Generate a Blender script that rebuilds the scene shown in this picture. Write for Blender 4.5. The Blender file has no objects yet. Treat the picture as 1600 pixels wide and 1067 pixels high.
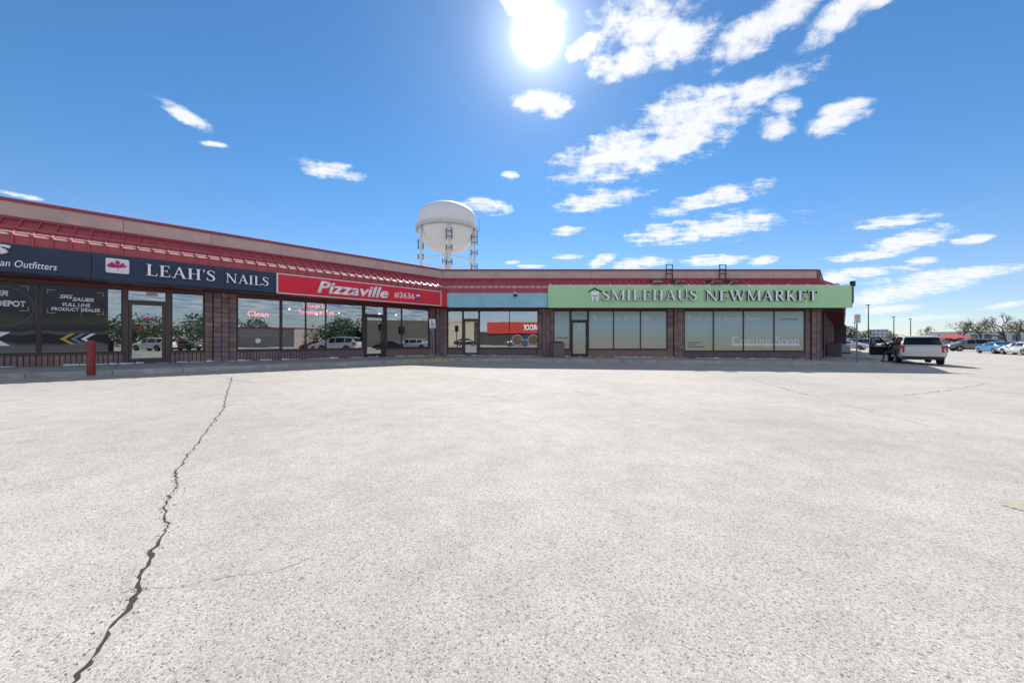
import bpy, bmesh, math, random
from mathutils import Vector, Matrix, noise as mnoise
random.seed(7)
R = math.radians
sc = bpy.context.scene
COL = sc.collection

# ------------------------------------------------------------------ camera
EYE = 1.17
cam = bpy.data.cameras.new('camera'); cam.lens = 12.6; cam.sensor_width = 36
cam.shift_y = -0.0016; cam.clip_end = 6000; cam.clip_start = 0.05
camo = bpy.data.objects.new('camera', cam); COL.objects.link(camo)
camo.location = (0, 0, EYE); camo.rotation_euler = (R(90), 0, 0)
sc.camera = camo

# ------------------------------------------------------------------ sky, sun, exposure
SUN_EL, SUN_AZ = 40.3, 4.1            # degrees above the horizon, degrees east of the view axis
sdir = Vector((math.sin(R(SUN_AZ))*math.cos(R(SUN_EL)), math.cos(R(SUN_AZ))*math.cos(R(SUN_EL)), math.sin(R(SUN_EL))))
sc.view_settings.view_transform = 'Standard'; sc.view_settings.look = 'None'
sc.view_settings.gamma = 1; sc.view_settings.use_curve_mapping = False
sc.view_settings.exposure = 1.4
sc.cycles.max_bounces = 6; sc.cycles.diffuse_bounces = 3; sc.cycles.glossy_bounces = 3; sc.cycles.transparent_max_bounces = 8; sc.cycles.transmission_bounces = 3
sc.cycles.caustics_reflective = False; sc.cycles.caustics_refractive = False
SKY_STRENGTH = 0.05
w = bpy.data.worlds.new('World'); sc.world = w; w.use_nodes = True
NT = w.node_tree; NT.nodes.clear()
def wn(t, **k):
    n = NT.nodes.new(t)
    for a, b in k.items(): setattr(n, a, b)
    return n
def wl(a, b): NT.links.new(a, b)
def wm(op, a, b=None, c=None, clamp=False):
    n = wn('ShaderNodeMath', operation=op, use_clamp=clamp)
    for i, v in enumerate((a, b, c)):
        if v is None: continue
        if isinstance(v, (int, float)): n.inputs[i].default_value = v
        else: wl(v, n.inputs[i])
    return n.outputs[0]
sky = wn('ShaderNodeTexSky', sky_type='NISHITA', sun_disc=False)
sky.sun_elevation = R(SUN_EL); sky.sun_rotation = R(SUN_AZ)
sky.altitude = 250; sky.air_density = 1.0; sky.dust_density = 0.0; sky.ozone_density = 2.6
tc = wn('ShaderNodeTexCoord'); sep = wn('ShaderNodeSeparateXYZ'); wl(tc.outputs['Generated'], sep.inputs[0])
dx, dy, dz = sep.outputs
# cloud layer: position on a flat layer overhead (x/z, y/z); individual clouds by their bearing from the lot
dyc = wm('MAXIMUM', dy, 0.02); uu = wm('DIVIDE', dx, dyc); vv = wm('DIVIDE', dz, dyc)
uv1 = wn('ShaderNodeCombineXYZ'); wl(uu, uv1.inputs[0]); wl(vv, uv1.inputs[1]); uv1.inputs[2].default_value = 1
dzc = wm('MAXIMUM', dz, 0.03)
pl = wn('ShaderNodeCombineXYZ'); wl(wm('DIVIDE', dx, dzc), pl.inputs[0]); wl(wm('DIVIDE', dy, dzc), pl.inputs[1])
CLOUDS = [  # east, up, half length, half width, tilt (per unit distance north)
 (.330,.520,.22,.075,14),(.480,.600,.20,.095,20),(.690,.700,.19,.042,21),(.42,.55,.10,.07,10),
 (.375,.900,.19,.085,20),(.32,.775,.12,.05,14),(.470,.83,.13,.06,35),(.68,.86,.22,.058,34),(.60,.80,.09,.045,40),(.95,.93,.18,.045,38),(.80,.95,.16,.04,30),(1.05,.97,.12,.03,30),
 (.05,.945,.09,.055,-10),(.06,.665,.07,.030,12),(.125,.655,.05,.040,35),(.20,.82,.06,.030,42),
 (.74,.595,.06,.045,20),(.76,.66,.05,.03,10),(.91,.62,.105,.040,24),(.245,.392,.125,.030,11),(.555,.392,.17,.027,14),(.60,.405,.09,.03,10),
 (.55,.312,.24,.036,7),(.62,.325,.13,.038,5),(.45,.30,.12,.026,12),(-.072,.374,.075,.023,-6),(-.005,.458,.026,.014,0),(-.51,.473,.095,.028,-11),
 (-.92,.63,.10,.020,-27),(-.83,.545,.045,.009,-8),(-1.38,.405,.07,.007,-12),(.16,.306,.045,.014,5),(.16,.232,.05,.008,0),(.245,.22,.04,.016,25),(.36,.213,.085,.019,6),
 (.565,.222,.10,.016,3),(.70,.221,.045,.013,8),(.26,.226,.03,.010,20),(1.07,.330,.125,.020,8),(1.10,.275,.14,.030,13),(.99,.235,.125,.016,6),(1.17,.29,.07,.028,15),
 (1.285,.280,.065,.014,8),(1.14,.220,.045,.012,5),(1.00,.190,.14,.016,4),(1.22,.180,.24,.020,6),(1.10,.140,.22,.030,10),(1.15,.155,.14,.02,5),
 (.98,.110,.12,.018,4),(.90,.172,.06,.022,0),(1.38,.097,.10,.010,9),(1.15,.06,.12,.008,4),(1.05,.085,.10,.012,5),(-.3,.20,.05,.006,5),(.05,.205,.04,.006,0),(.0,.215,.025,.006,0),
]
rmin = None
for (cu, cv, a, b, t) in CLOUDS:
    c_, s_ = math.cos(R(t)), math.sin(R(t))
    def dot(v):
        n = wn('ShaderNodeVectorMath', operation='DOT_PRODUCT'); wl(uv1.outputs[0], n.inputs[0]); n.inputs[1].default_value = v
        return n.outputs['Value']
    A = dot((c_/a, s_/a, -(cu*c_+cv*s_)/a)); B = dot((-s_/b, c_/b, -(-cu*s_+cv*c_)/b))
    r2 = wm('MULTIPLY_ADD', A, A, wm('MULTIPLY', B, B))
    rmin = r2 if rmin is None else wm('MINIMUM', rmin, r2)
def noise(vec, scale, det, rough, dist=0.0):
    n = wn('ShaderNodeTexNoise'); n.inputs['Scale'].default_value = scale; n.inputs['Detail'].default_value = det
    n.inputs['Roughness'].default_value = rough; n.inputs['Distortion'].default_value = dist; wl(vec, n.inputs['Vector']); return n.outputs['Fac']
mp = wn('ShaderNodeMapping'); mp.inputs['Rotation'].default_value = (0, 0, R(-35)); mp.inputs['Scale'].default_value = (1, 1.9, 1); wl(pl.outputs[0], mp.inputs[0])
n1 = noise(mp.outputs[0], 4.2, 9, .62, .25)
n2 = noise(tc.outputs['Generated'], 24, 7, .66, .35)
nn = wm('ADD', wm('MULTIPLY', n1, .55), wm('MULTIPLY', n2, .45))
mask = wm('SUBTRACT', 1.0, wm('MINIMUM', rmin, 3.0))
dens = wm('ADD', wm('MULTIPLY', mask, .46), wm('MULTIPLY', wm('SUBTRACT', nn, .475), 2.9))
mr = wn('ShaderNodeMapRange', interpolation_type='SMOOTHSTEP'); wl(dens, mr.inputs[0])
mr.inputs[1].default_value = -.02; mr.inputs[2].default_value = .62
front = mr.outputs[0]
# scattered cloud behind the view, made denser to add fill on shaded fronts
nb = noise(mp.outputs[0], 1.1, 9, .6, .2)
mb_ = wn('ShaderNodeMapRange', interpolation_type='SMOOTHSTEP'); wl(nb, mb_.inputs[0]); mb_.inputs[1].default_value = .44; mb_.inputs[2].default_value = .58
away = wn('ShaderNodeMapRange'); wl(dy, away.inputs[0]); away.inputs[1].default_value = .34; away.inputs[2].default_value = .0
back = wm('MULTIPLY', mb_.outputs[0], away.outputs[0])
up = wn('ShaderNodeMapRange'); wl(dz, up.inputs[0]); up.inputs[1].default_value = .015; up.inputs[2].default_value = .06
shade = wn('ShaderNodeMapRange'); wl(dens, shade.inputs[0]); shade.inputs[1].default_value = .2; shade.inputs[2].default_value = 1.5; shade.inputs[3].default_value = 1.0; shade.inputs[4].default_value = .80
tint = wn('ShaderNodeVectorMath', operation='MULTIPLY'); wl(sky.outputs[0], tint.inputs[0]); tq = wn('ShaderNodeMapRange', interpolation_type='SMOOTHSTEP'); wl(dz, tq.inputs[0]); tq.inputs[1].default_value = 0; tq.inputs[2].default_value = .42
tm = wn('ShaderNodeMix', data_type='RGBA'); wl(tq.outputs[0], tm.inputs['Factor']); tm.inputs['A'].default_value = (.70, .75, .91, 1); tm.inputs['B'].default_value = (.51, .85, 1.04, 1); wl(tm.outputs['Result'], tint.inputs[1])   # pale air low down, deep spring blue above
# aureole of the sun
sd = wn('ShaderNodeVectorMath', operation='DOT_PRODUCT'); wl(tc.outputs['Generated'], sd.inputs[0]); sd.inputs[1].default_value = sdir
sdm = wm('MAXIMUM', sd.outputs['Value'], 0)
glow = wm('ADD', wm('MULTIPLY', wm('POWER', sdm, 2600), 80), wm('ADD', wm('MULTIPLY', wm('POWER', sdm, 220), 5.0), wm('MULTIPLY', wm('POWER', sdm, 30), 1.1)))
gv = wn('ShaderNodeVectorMath', operation='SCALE'); gv.inputs[0].default_value = (1, .99, .97); wl(glow, gv.inputs['Scale'])
CLOUD_WHITE = (8.0, 8.1, 8.3)
def half_sky(cover, shading, sun):
    c = wm('MULTIPLY', wm('MULTIPLY', cover, up.outputs[0]), .96)
    cc = wn('ShaderNodeVectorMath', operation='SCALE'); cc.inputs[0].default_value = CLOUD_WHITE
    if shading is None: cc.inputs['Scale'].default_value = .95
    else: wl(shading, cc.inputs['Scale'])
    mx = wn('ShaderNodeMix', data_type='RGBA'); wl(c, mx.inputs['Factor']); wl(tint.outputs[0], mx.inputs['A']); wl(cc.outputs[0], mx.inputs['B']); out = mx.outputs['Result']
    if sun:
        ad = wn('ShaderNodeVectorMath', operation='ADD'); wl(out, ad.inputs[0]); wl(gv.outputs[0], ad.inputs[1]); out = ad.outputs[0]
    b = wn('ShaderNodeBackground'); b.inputs['Strength'].default_value = SKY_STRENGTH; wl(out, b.inputs['Color']); return b
bgf = half_sky(front, shade.outputs[0], True); bgb = half_sky(back, None, False)
mxs = wn('ShaderNodeMixShader'); wl(wm('GREATER_THAN', dy, .36), mxs.inputs[0]); wl(bgb.outputs[0], mxs.inputs[1]); wl(bgf.outputs[0], mxs.inputs[2])
wo = wn('ShaderNodeOutputWorld'); wl(mxs.outputs[0], wo.inputs['Surface'])
sl = bpy.data.lights.new('sun', 'SUN'); sl.energy = 2.85; sl.angle = R(.53); sl.color = (1, .955, .89)
so = bpy.data.objects.new('sun', sl); COL.objects.link(so); so.location = (0, 0, 60)
so.rotation_euler = (-sdir).to_track_quat('-Z', 'Y').to_euler()

# ------------------------------------------------------------------ materials
M = {}
def mat(name, col=(.5,.5,.5), rough=.6, metal=0, spec=.5, var=0, vscale=8, bump=0, bscale=40, emit=None, estr=0, rnd=0, coat=0, col2=None):
    """plain procedural material: base colour with soft noise variation, bump and a per-piece shift"""
    m = bpy.data.materials.new(name); m.use_nodes = True; M[name] = m
    nt = m.node_tree; p = nt.nodes['Principled BSDF']
    p.inputs['Base Color'].default_value = (*col, 1); p.inputs['Roughness'].default_value = rough
    p.inputs['Metallic'].default_value = metal; p.inputs['Specular IOR Level'].default_value = spec
    p.inputs['Coat Weight'].default_value = coat
    if emit: p.inputs['Emission Color'].default_value = (*emit, 1); p.inputs['Emission Strength'].default_value = estr
    L = nt.links
    if var or rnd or bump:
        t = nt.nodes.new('ShaderNodeTexCoord')
    out = None
    if var:
        n = nt.nodes.new('ShaderNodeTexNoise'); n.inputs['Scale'].default_value = vscale; n.inputs['Detail'].default_value = 6; n.inputs['Roughness'].default_value = .65
        L.new(t.outputs['Object'], n.inputs['Vector'])
        mr = nt.nodes.new('ShaderNodeMapRange'); L.new(n.outputs['Fac'], mr.inputs[0]); mr.inputs[1].default_value = .3; mr.inputs[2].default_value = .7
        mr.inputs[3].default_value = 1-var; mr.inputs[4].default_value = 1+var; out = mr.outputs[0]
    if rnd:
        oi = nt.nodes.new('ShaderNodeObjectInfo'); mr2 = nt.nodes.new('ShaderNodeMapRange'); L.new(oi.outputs['Random'], mr2.inputs[0])
        mr2.inputs[3].default_value = 1-rnd; mr2.inputs[4].default_value = 1+rnd
        if out:
            mm = nt.nodes.new('ShaderNodeMath'); mm.operation = 'MULTIPLY'; L.new(out, mm.inputs[0]); L.new(mr2.outputs[0], mm.inputs[1]); out = mm.outputs[0]
        else: out = mr2.outputs[0]
    if out:
        v = nt.nodes.new('ShaderNodeVectorMath'); v.operation = 'SCALE'; v.inputs[0].default_value = col
        if col2:
            mc = nt.nodes.new('ShaderNodeMix'); mc.data_type = 'RGBA'; mc.inputs['A'].default_value = (*col, 1); mc.inputs['B'].default_value = (*col2, 1)
            wn_ = nt.nodes.new('ShaderNodeTexWhiteNoise'); wn_.noise_dimensions = '1D'; L.new(oi.outputs['Random'], wn_.inputs['W']); L.new(wn_.outputs['Value'], mc.inputs['Factor']); L.new(mc.outputs['Result'], v.inputs[0])
        L.new(out, v.inputs['Scale']); L.new(v.outputs[0], p.inputs['Base Color'])
    if bump:
        n = nt.nodes.new('ShaderNodeTexNoise'); n.inputs['Scale'].default_value = bscale; n.inputs['Detail'].default_value = 5; L.new(t.outputs['Object'], n.inputs['Vector'])
        b = nt.nodes.new('ShaderNodeBump'); b.inputs['Strength'].default_value = bump; b.inputs['Distance'].default_value = .02
        L.new(n.outputs['Fac'], b.inputs['Height']); L.new(b.outputs[0], p.inputs['Normal'])
    return m
mat('block', (.38,.235,.185), .92, var=.22, vscale=9, bump=.8, bscale=45, rnd=.20, col2=(.25,.19,.215))
mat('mortar', (.07,.055,.06), .95)
mat('bronze', (.06,.043,.04), .45, spec=.4)
mat('door_bronze', (.11,.075,.065), .42, spec=.4)
mat('red_metal', (.42,.042,.055), .48, spec=.9, var=.10, vscale=3, rnd=.07)
mat('sunlit_dash', (.90,.66,.60), .5, spec=.6)  # sun catching the roof bend, put into pale colour on lip, strip, rib caps
mat('coping', (.34,.045,.06), .45, var=.1, vscale=2)
mat('stucco', (.60,.44,.40), .95, var=.13, vscale=1.3, bump=.35, bscale=160)
mat('soffit', (.17,.04,.042), .5, var=.15, vscale=2)
mat('navy', (.030,.050,.098), .45, spec=.35, var=.1, vscale=1.2)
mat('charcoal', (.030,.046,.085), .45, spec=.35, var=.1, vscale=1.2)
mat('red_sign', (.76,.014,.042), .35, spec=.4, var=.05, vscale=1)
mat('white_trim', (.78,.76,.76), .5)
mat('letter_white', (.93,.93,.97), .4)
mat('letter_side', (.015,.016,.05), .5)
mat('letter_blue', (.05,.09,.35), .5)
mat('blue_panel', (.31,.57,.68), .55, var=.08, vscale=1.2)
mat('green_panel', (.45,.74,.40), .5, var=.05, vscale=.8)
mat('magenta', (.50,.012,.16), .45)
mat('concrete', (.34,.335,.33), .9, var=.22, vscale=1.6, bump=.3, bscale=70, rnd=.06)
mat('curb', (.44,.42,.385), .9, var=.28, vscale=3, bump=.3, bscale=50, rnd=.08)
mat('curb_yellow', (.55,.45,.22), .85, var=.35, vscale=5, bump=.3, bscale=50)
mat('aggregate', (.20,.165,.15), .95, var=.35, vscale=45, bump=.6, bscale=60)
mat('black_plastic', (.015,.015,.017), .45)
mat('rubber', (.014,.014,.015), .8)
mat('rim', (.42,.42,.44), .3, metal=.9)
mat('post_metal', (.22,.23,.25), .5, metal=.6)
mat('dark_metal', (.03,.03,.035), .5, metal=.3)
mat('bollard_red', (.27,.03,.03), .55, var=.35, vscale=14, bump=.2)
mat('sign_white', (.74,.74,.74), .45, spec=.4)
mat('sign_red', (.55,.02,.02), .45)
mat('sign_blue', (.03,.10,.42), .45)
mat('tower_white', (.72,.73,.74), .5, var=.04, vscale=.3)
mat('tower_rail', (.42,.38,.28), .6)
mat('antenna', (.06,.065,.08), .5)
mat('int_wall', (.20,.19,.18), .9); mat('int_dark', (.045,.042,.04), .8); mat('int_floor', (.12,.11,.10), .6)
mat('int_red', (.42,.03,.02), .6)
mat('blind', (.86,.88,.90), .6)
mat('lamp_glow', (.9,.9,.9), .5, emit=(1,.95,.85), estr=5)
mat('led_red', (.2,.01,.01), .5, emit=(1,.10,.08), estr=1.8)
mat('led_panel', (.20,.21,.23), .5)
mat('paper', (.55,.53,.50), .7, var=.1, vscale=3)
mat('yellow_print', (.62,.42,.05), .45); mat('gold_print', (.50,.36,.15), .45); mat('grey_print', (.22,.25,.27), .45); mat('white_print', (.94,.95,.96), .45); mat('pale_print', (.93,.95,.94), .5); mat('dark_print', (.08,.09,.085), .6)
mat('ring_print', (.075,.08,.09), .3)
mat('food_a', (.30,.22,.10), .6, var=.6, vscale=14); mat('food_b', (.16,.22,.20), .6, var=.6, vscale=14)
mat('bark', (.075,.055,.045), .95)
mat('leaf', (.045,.075,.028), .7, rnd=.1, var=.45, vscale=1.2)
mat('grass', (.13,.14,.05), .95, var=.35, vscale=.8)
mat('beige_wall', (.42,.36,.26), .9, var=.08, vscale=.5)
mat('far_white', (.48,.50,.54), .8); mat('far_tan', (.36,.33,.30), .85); mat('far_glass', (.10,.13,.17), .3)
mat('far_red', (.42,.06,.05), .7)
mat('crack_dark', (.035,.032,.03), 1.0); mat('crack_dust', (.37,.34,.30), 1.0, var=.3, vscale=25)
mat('oil', (.13,.125,.12), .9, var=.3, vscale=12)
mat('paint_yellow', (.84,.56,.13), .9, var=.25, vscale=35)
mat('salt', (.86,.88,.92), .95, var=.3, vscale=9)
mat('tail_red', (.40,.012,.012), .2, spec=.6); mat('head_lamp', (.6,.62,.65), .12, spec=.8); mat('plate', (.66,.68,.74), .5)
mat('car_glass', (.012,.014,.016), .06, spec=.7)
mat('cabin', (.02,.02,.022), .8)
mat('trousers', (.16,.16,.17), .9); mat('shirt', (.05,.05,.06), .9); mat('skin', (.42,.26,.19), .6); mat('shoe', (.015,.015,.015), .6); mat('hair', (.03,.02,.015), .8)
mat('wrap', (.34,.42,.50), .3, var=.5, vscale=6)
for nme, c, me in (('silver',(.60,.60,.59),.35),('grey',(.16,.165,.17),.6),('blue',(.015,.19,.42),.45),('white',(.72,.72,.72),0),('black',(.02,.02,.022),.3),('tan',(.38,.28,.17),.5),('red',(.30,.02,.02),.3),('purple',(.16,.12,.26),.2),('yellow',(.5,.42,.22),0)):
    mat('paint_'+nme, c, .28, metal=me, coat=.6)

def m_glass():
    m = bpy.data.materials.new('glass'); m.use_nodes = True; nt = m.node_tree; nt.nodes.clear(); M['glass'] = m
    o = nt.nodes.new('ShaderNodeOutputMaterial'); mx = nt.nodes.new('ShaderNodeMixShader'); g = nt.nodes.new('ShaderNodeBsdfGlossy'); t = nt.nodes.new('ShaderNodeBsdfTransparent')
    g.inputs['Roughness'].default_value = 0.006; g.inputs['Color'].default_value = (.93,.96,1,1); t.inputs['Color'].default_value = (.70,.76,.76,1)
    f = nt.nodes.new('ShaderNodeFresnel'); f.inputs['IOR'].default_value = 1.6
    a = nt.nodes.new('ShaderNodeMath'); a.operation = 'ADD'; a.inputs[1].default_value = .24; a.use_clamp = True
    # slight waviness of the sheet
    tcn = nt.nodes.new('ShaderNodeTexCoord'); n = nt.nodes.new('ShaderNodeTexNoise'); n.inputs['Scale'].default_value = .9; n.inputs['Detail'].default_value = 1
    b = nt.nodes.new('ShaderNodeBump'); b.inputs['Strength'].default_value = .06; b.inputs['Distance'].default_value = .02
    nt.links.new(tcn.outputs['Object'], n.inputs['Vector']); nt.links.new(n.outputs['Fac'], b.inputs['Height']); nt.links.new(b.outputs[0], g.inputs['Normal'])
    nt.links.new(f.outputs[0], a.inputs[0]); nt.links.new(a.outputs[0], mx.inputs[0]); nt.links.new(t.outputs[0], mx.inputs[1]); nt.links.new(g.outputs[0], mx.inputs[2]); nt.links.new(mx.outputs[0], o.inputs[0])
m_glass()
def m_asphalt():
    m = bpy.data.materials.new('asphalt'); m.use_nodes = True; M['asphalt'] = m; nt = m.node_tree; p = nt.nodes['Principled BSDF']; L = nt.links
    def N(t, **k):
        n = nt.nodes.new(t)
        for a, b in k.items(): setattr(n, a, b)
        return n
    t = N('ShaderNodeTexCoord'); P = t.outputs['Object']
    def vor(s, feat='F1'):
        v = N('ShaderNodeTexVoronoi', feature=feat); v.inputs['Scale'].default_value = s; L.new(P, v.inputs['Vector']); return v
    def noi(s, d=5, r=.6):
        v = N('ShaderNodeTexNoise'); v.inputs['Scale'].default_value = s; v.inputs['Detail'].default_value = d; v.inputs['Roughness'].default_value = r; L.new(P, v.inputs['Vector']); return v.outputs['Fac']
    def mth(op, a, b, clamp=False):
        n = N('ShaderNodeMath', operation=op, use_clamp=clamp)
        for i, q in enumerate((a, b)):
            if isinstance(q, (int, float)): n.inputs[i].default_value = q
            else: L.new(q, n.inputs[i])
        return n.outputs[0]
    def mrg(v, a, b, c, d):
        n = N('ShaderNodeMapRange'); L.new(v, n.inputs[0])
        for i, q in enumerate((a, b, c, d)): n.inputs[i+1].default_value = q
        return n.outputs[0]
    v1 = vor(135); v2 = vor(48); e1 = vor(135, 'DISTANCE_TO_EDGE')
    sepc = N('ShaderNodeSeparateColor'); L.new(v1.outputs['Color'], sepc.inputs[0])
    sep2 = N('ShaderNodeSeparateColor'); L.new(v2.outputs['Color'], sep2.inputs[0])
    stone = mrg(sepc.outputs[0], 0, 1, .74, 1.22)                       # each stone its own shade
    dark = mrg(sepc.outputs[1], .93, .95, 1, .45)                        # a few dark stones
    patch_ = mrg(noi(.55, 4, .6), .35, .65, -.035, .035); pit = mrg(mth('SUBTRACT', noi(70, 2.5, .62), patch_), .285, .36, .34, 1.0)                        # open pits between the stones
    edge = mrg(e1.outputs['Distance'], 0, .10, .80, 1.0)
    big = mrg(noi(.28, 7, .66), .3, .7, .84, 1.12)                       # wear patches
    mid = mrg(noi(3.2, 5, .6), .3, .7, .90, 1.08)
    f = mth('MULTIPLY', mth('MULTIPLY', mth('MULTIPLY', stone, dark), mth('MULTIPLY', pit, edge)), mth('MULTIPLY', big, mid))
    rp = N('ShaderNodeMix', data_type='RGBA'); L.new(sepc.outputs[2], rp.inputs['Factor']); rp.inputs['A'].default_value = (.40,.380,.352,1); rp.inputs['B'].default_value = (.445,.405,.362,1)
    sv = N('ShaderNodeVectorMath', operation='SCALE'); L.new(rp.outputs['Result'], sv.inputs[0]); L.new(f, sv.inputs['Scale'])
    L.new(sv.outputs[0], p.inputs['Base Color']); p.inputs['Roughness'].default_value = .88; p.inputs['Specular IOR Level'].default_value = .35
    h = mth('ADD', mth('MULTIPLY', e1.outputs['Distance'], 1.2), mth('ADD', mth('MULTIPLY', noi(70, 2.5, .62), .9), mth('MULTIPLY', sep2.outputs[0], .25)))
    b = N('ShaderNodeBump'); b.inputs['Strength'].default_value = .40; b.inputs['Distance'].default_value = .0045; L.new(h, b.inputs['Height']); L.new(b.outputs[0], p.inputs['Normal'])
m_asphalt()
def m_ramp(name, axis, stops, rough=.3, nz=0, nscale=2, spec=.5):
    """printed film whose colours run along one object axis"""
    m = bpy.data.materials.new(name); m.use_nodes = True; M[name] = m; nt = m.node_tree; p = nt.nodes['Principled BSDF']
    t = nt.nodes.new('ShaderNodeTexCoord'); s = nt.nodes.new('ShaderNodeSeparateXYZ'); nt.links.new(t.outputs['Object'], s.inputs[0]); v = s.outputs[axis]
    if nz:
        n = nt.nodes.new('ShaderNodeTexNoise'); n.inputs['Scale'].default_value = nscale; n.inputs['Detail'].default_value = .6; nt.links.new(t.outputs['Object'], n.inputs['Vector'])
        a = nt.nodes.new('ShaderNodeMath'); a.operation = 'MULTIPLY_ADD'; nt.links.new(n.outputs['Fac'], a.inputs[0]); a.inputs[1].default_value = nz; nt.links.new(v, a.inputs[2]); v = a.outputs[0]
    lo, hi = min(q[0] for q in stops), max(q[0] for q in stops)
    mr = nt.nodes.new('ShaderNodeMapRange'); nt.links.new(v, mr.inputs[0]); mr.inputs[1].default_value = lo; mr.inputs[2].default_value = hi
    r = nt.nodes.new('ShaderNodeValToRGB'); nt.links.new(mr.outputs[0], r.inputs[0])
    stops = sorted(stops)
    for i, (z, c) in enumerate(stops):
        pos = (z-lo)/(hi-lo); e = r.color_ramp.elements[0 if pos < .5 else len(r.color_ramp.elements)-1] if i in (0, len(stops)-1) else r.color_ramp.elements.new(pos)
        e.color = (*c, 1)
    nt.links.new(r.outputs[0], p.inputs['Base Color']); p.inputs['Roughness'].default_value = rough; p.inputs['Specular IOR Level'].default_value = spec
m_ramp('film_dental', 2, [(.5,(.66,.57,.36)),(2.98,(.52,.66,.66)),(1.1,(.58,.58,.45)),(2.0,(.48,.66,.70))], .35, spec=.35)
m_ramp('film_photo', 2, [(.48,(.19,.18,.18)),(2.7,(.035,.046,.07)),(.80,(.15,.15,.15)),(.90,(.02,.022,.03)),(1.14,(.025,.027,.034)),(1.20,(.13,.13,.13)),(1.30,(.035,.036,.042)),(1.58,(.075,.065,.05)),(1.9,(.022,.027,.040))], .14, nz=.30, nscale=1.6, spec=.3)

# ------------------------------------------------------------------ mesh helpers
def link(name, me, parent=None, mats=(), smooth=False):
    o = bpy.data.objects.new(name, me); COL.objects.link(o)
    for q in mats: me.materials.append(M[q] if isinstance(q, str) else q)
    if parent: o.parent = parent
    if smooth:
        for f in me.polygons: f.use_smooth = True
    return o
class MB:
    def __init__(s): s.v = []; s.f = []; s.mi = []; s.cur = 0
    def add(s, vs, fs):
        b = len(s.v); s.v += [tuple(q) for q in vs]
        for f in fs: s.f.append([b+i for i in f]); s.mi.append(s.cur)
    def box(s, x0, x1, y0, y1, z0, z1):
        s.add([(x0,y0,z0),(x1,y0,z0),(x1,y1,z0),(x0,y1,z0),(x0,y0,z1),(x1,y0,z1),(x1,y1,z1),(x0,y1,z1)],
              [(0,3,2,1),(4,5,6,7),(0,1,5,4),(1,2,6,5),(2,3,7,6),(3,0,4,7)])
    def hexa(s, bot, top):
        s.add(list(bot)+list(top), [(0,3,2,1),(4,5,6,7),(0,1,5,4),(1,2,6,5),(2,3,7,6),(3,0,4,7)])
    def poly(s, pts): s.add(pts, [tuple(range(len(pts)))])
    def tube(s, pts, rad, n=8, cap=True):
        pts = [Vector(p) for p in pts]; rads = rad if isinstance(rad, (list, tuple)) else [rad]*len(pts)
        rings = []; b = len(s.v)
        for i, p in enumerate(pts):
            d = (pts[min(i+1, len(pts)-1)]-pts[max(i-1, 0)]).normalized()
            a = d.cross(Vector((0,0,1))) if abs(d.z) < .95 else d.cross(Vector((1,0,0)))
            a.normalize(); c = d.cross(a)
            for k in range(n):
                t = 2*math.pi*k/n; s.v.append(tuple(p+(a*math.cos(t)+c*math.sin(t))*rads[i]))
        for i in range(len(pts)-1):
            for k in range(n):
                s.f.append([b+i*n+k, b+i*n+(k+1)%n, b+(i+1)*n+(k+1)%n, b+(i+1)*n+k]); s.mi.append(s.cur)
        if cap:
            s.f.append([b+k for k in range(n)]); s.mi.append(s.cur); e = b+(len(pts)-1)*n
            s.f.append([e+k for k in range(n-1, -1, -1)]); s.mi.append(s.cur)
    def lathe(s, prof, c=(0,0,0), n=32):
        b = len(s.v)
        for (r, z) in prof:
            for k in range(n):
                t = 2*math.pi*k/n; s.v.append((c[0]+r*math.cos(t), c[1]+r*math.sin(t), c[2]+z))
        for i in range(len(prof)-1):
            for k in range(n):
                s.f.append([b+i*n+k, b+i*n+(k+1)%n, b+(i+1)*n+(k+1)%n, b+(i+1)*n+k]); s.mi.append(s.cur)
    def disc_y(s, cx, y, cz, rx, rz, n=28, thick=.01):
        """flat disc facing -y with a small thickness"""
        fr = [(cx+rx*math.cos(2*math.pi*k/n), y, cz+rz*math.sin(2*math.pi*k/n)) for k in range(n)]
        bk = [(a, b_+thick, c_) for a, b_, c_ in fr]
        s.add(fr+bk, [tuple(range(n)), tuple(range(2*n-1, n-1, -1))]+[(k, n+k, n+(k+1)%n, (k+1)%n) for k in range(n)])
    def prism_y(s, pts, y0, y1):
        """outline in (x, z), extruded from y0 (front) to y1 (back)"""
        n = len(pts); fr = [(a, y0, c) for a, c in pts]; bk = [(a, y1, c) for a, c in pts]
        s.add(fr+bk, [tuple(range(n)), tuple(range(2*n-1, n-1, -1))]+[(k, n+k, n+(k+1)%n, (k+1)%n) for k in range(n)])
    def mesh(s, name):
        me = bpy.data.meshes.new(name); me.from_pydata(s.v, [], s.f); me.update()
        me.polygons.foreach_set('material_index', s.mi)
        bm = bmesh.new(); bm.from_mesh(me); bmesh.ops.recalc_face_normals(bm, faces=bm.faces); bm.to_mesh(me); bm.free()
        return me
    def build(s, name, mats, parent=None, off=(0,0,0), smooth=False):
        if isinstance(mats, str): mats = (mats,)
        if any(off): s.v = [(a-off[0], b-off[1], c-off[2]) for a, b, c in s.v]
        return link(name, s.mesh(name), parent, mats, smooth)
def tag(o, label=None, cat=None, group=None, kind=None):
    for k, v in (('label', label), ('category', cat), ('group', group), ('kind', kind)):
        if v: o[k] = v
    return o
def empty(name, loc=(0,0,0), rz=0, **k):
    o = bpy.data.objects.new(name, None); COL.objects.link(o); o.location = loc; o.rotation_euler = (0,0,rz); o.empty_display_size = .3
    return tag(o, **k)
def copy_of(o, parent=None, loc=None):
    c = o.copy(); COL.objects.link(c); c.parent = parent if parent else o.parent
    if loc is not None: c.location = loc
    return c
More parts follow.
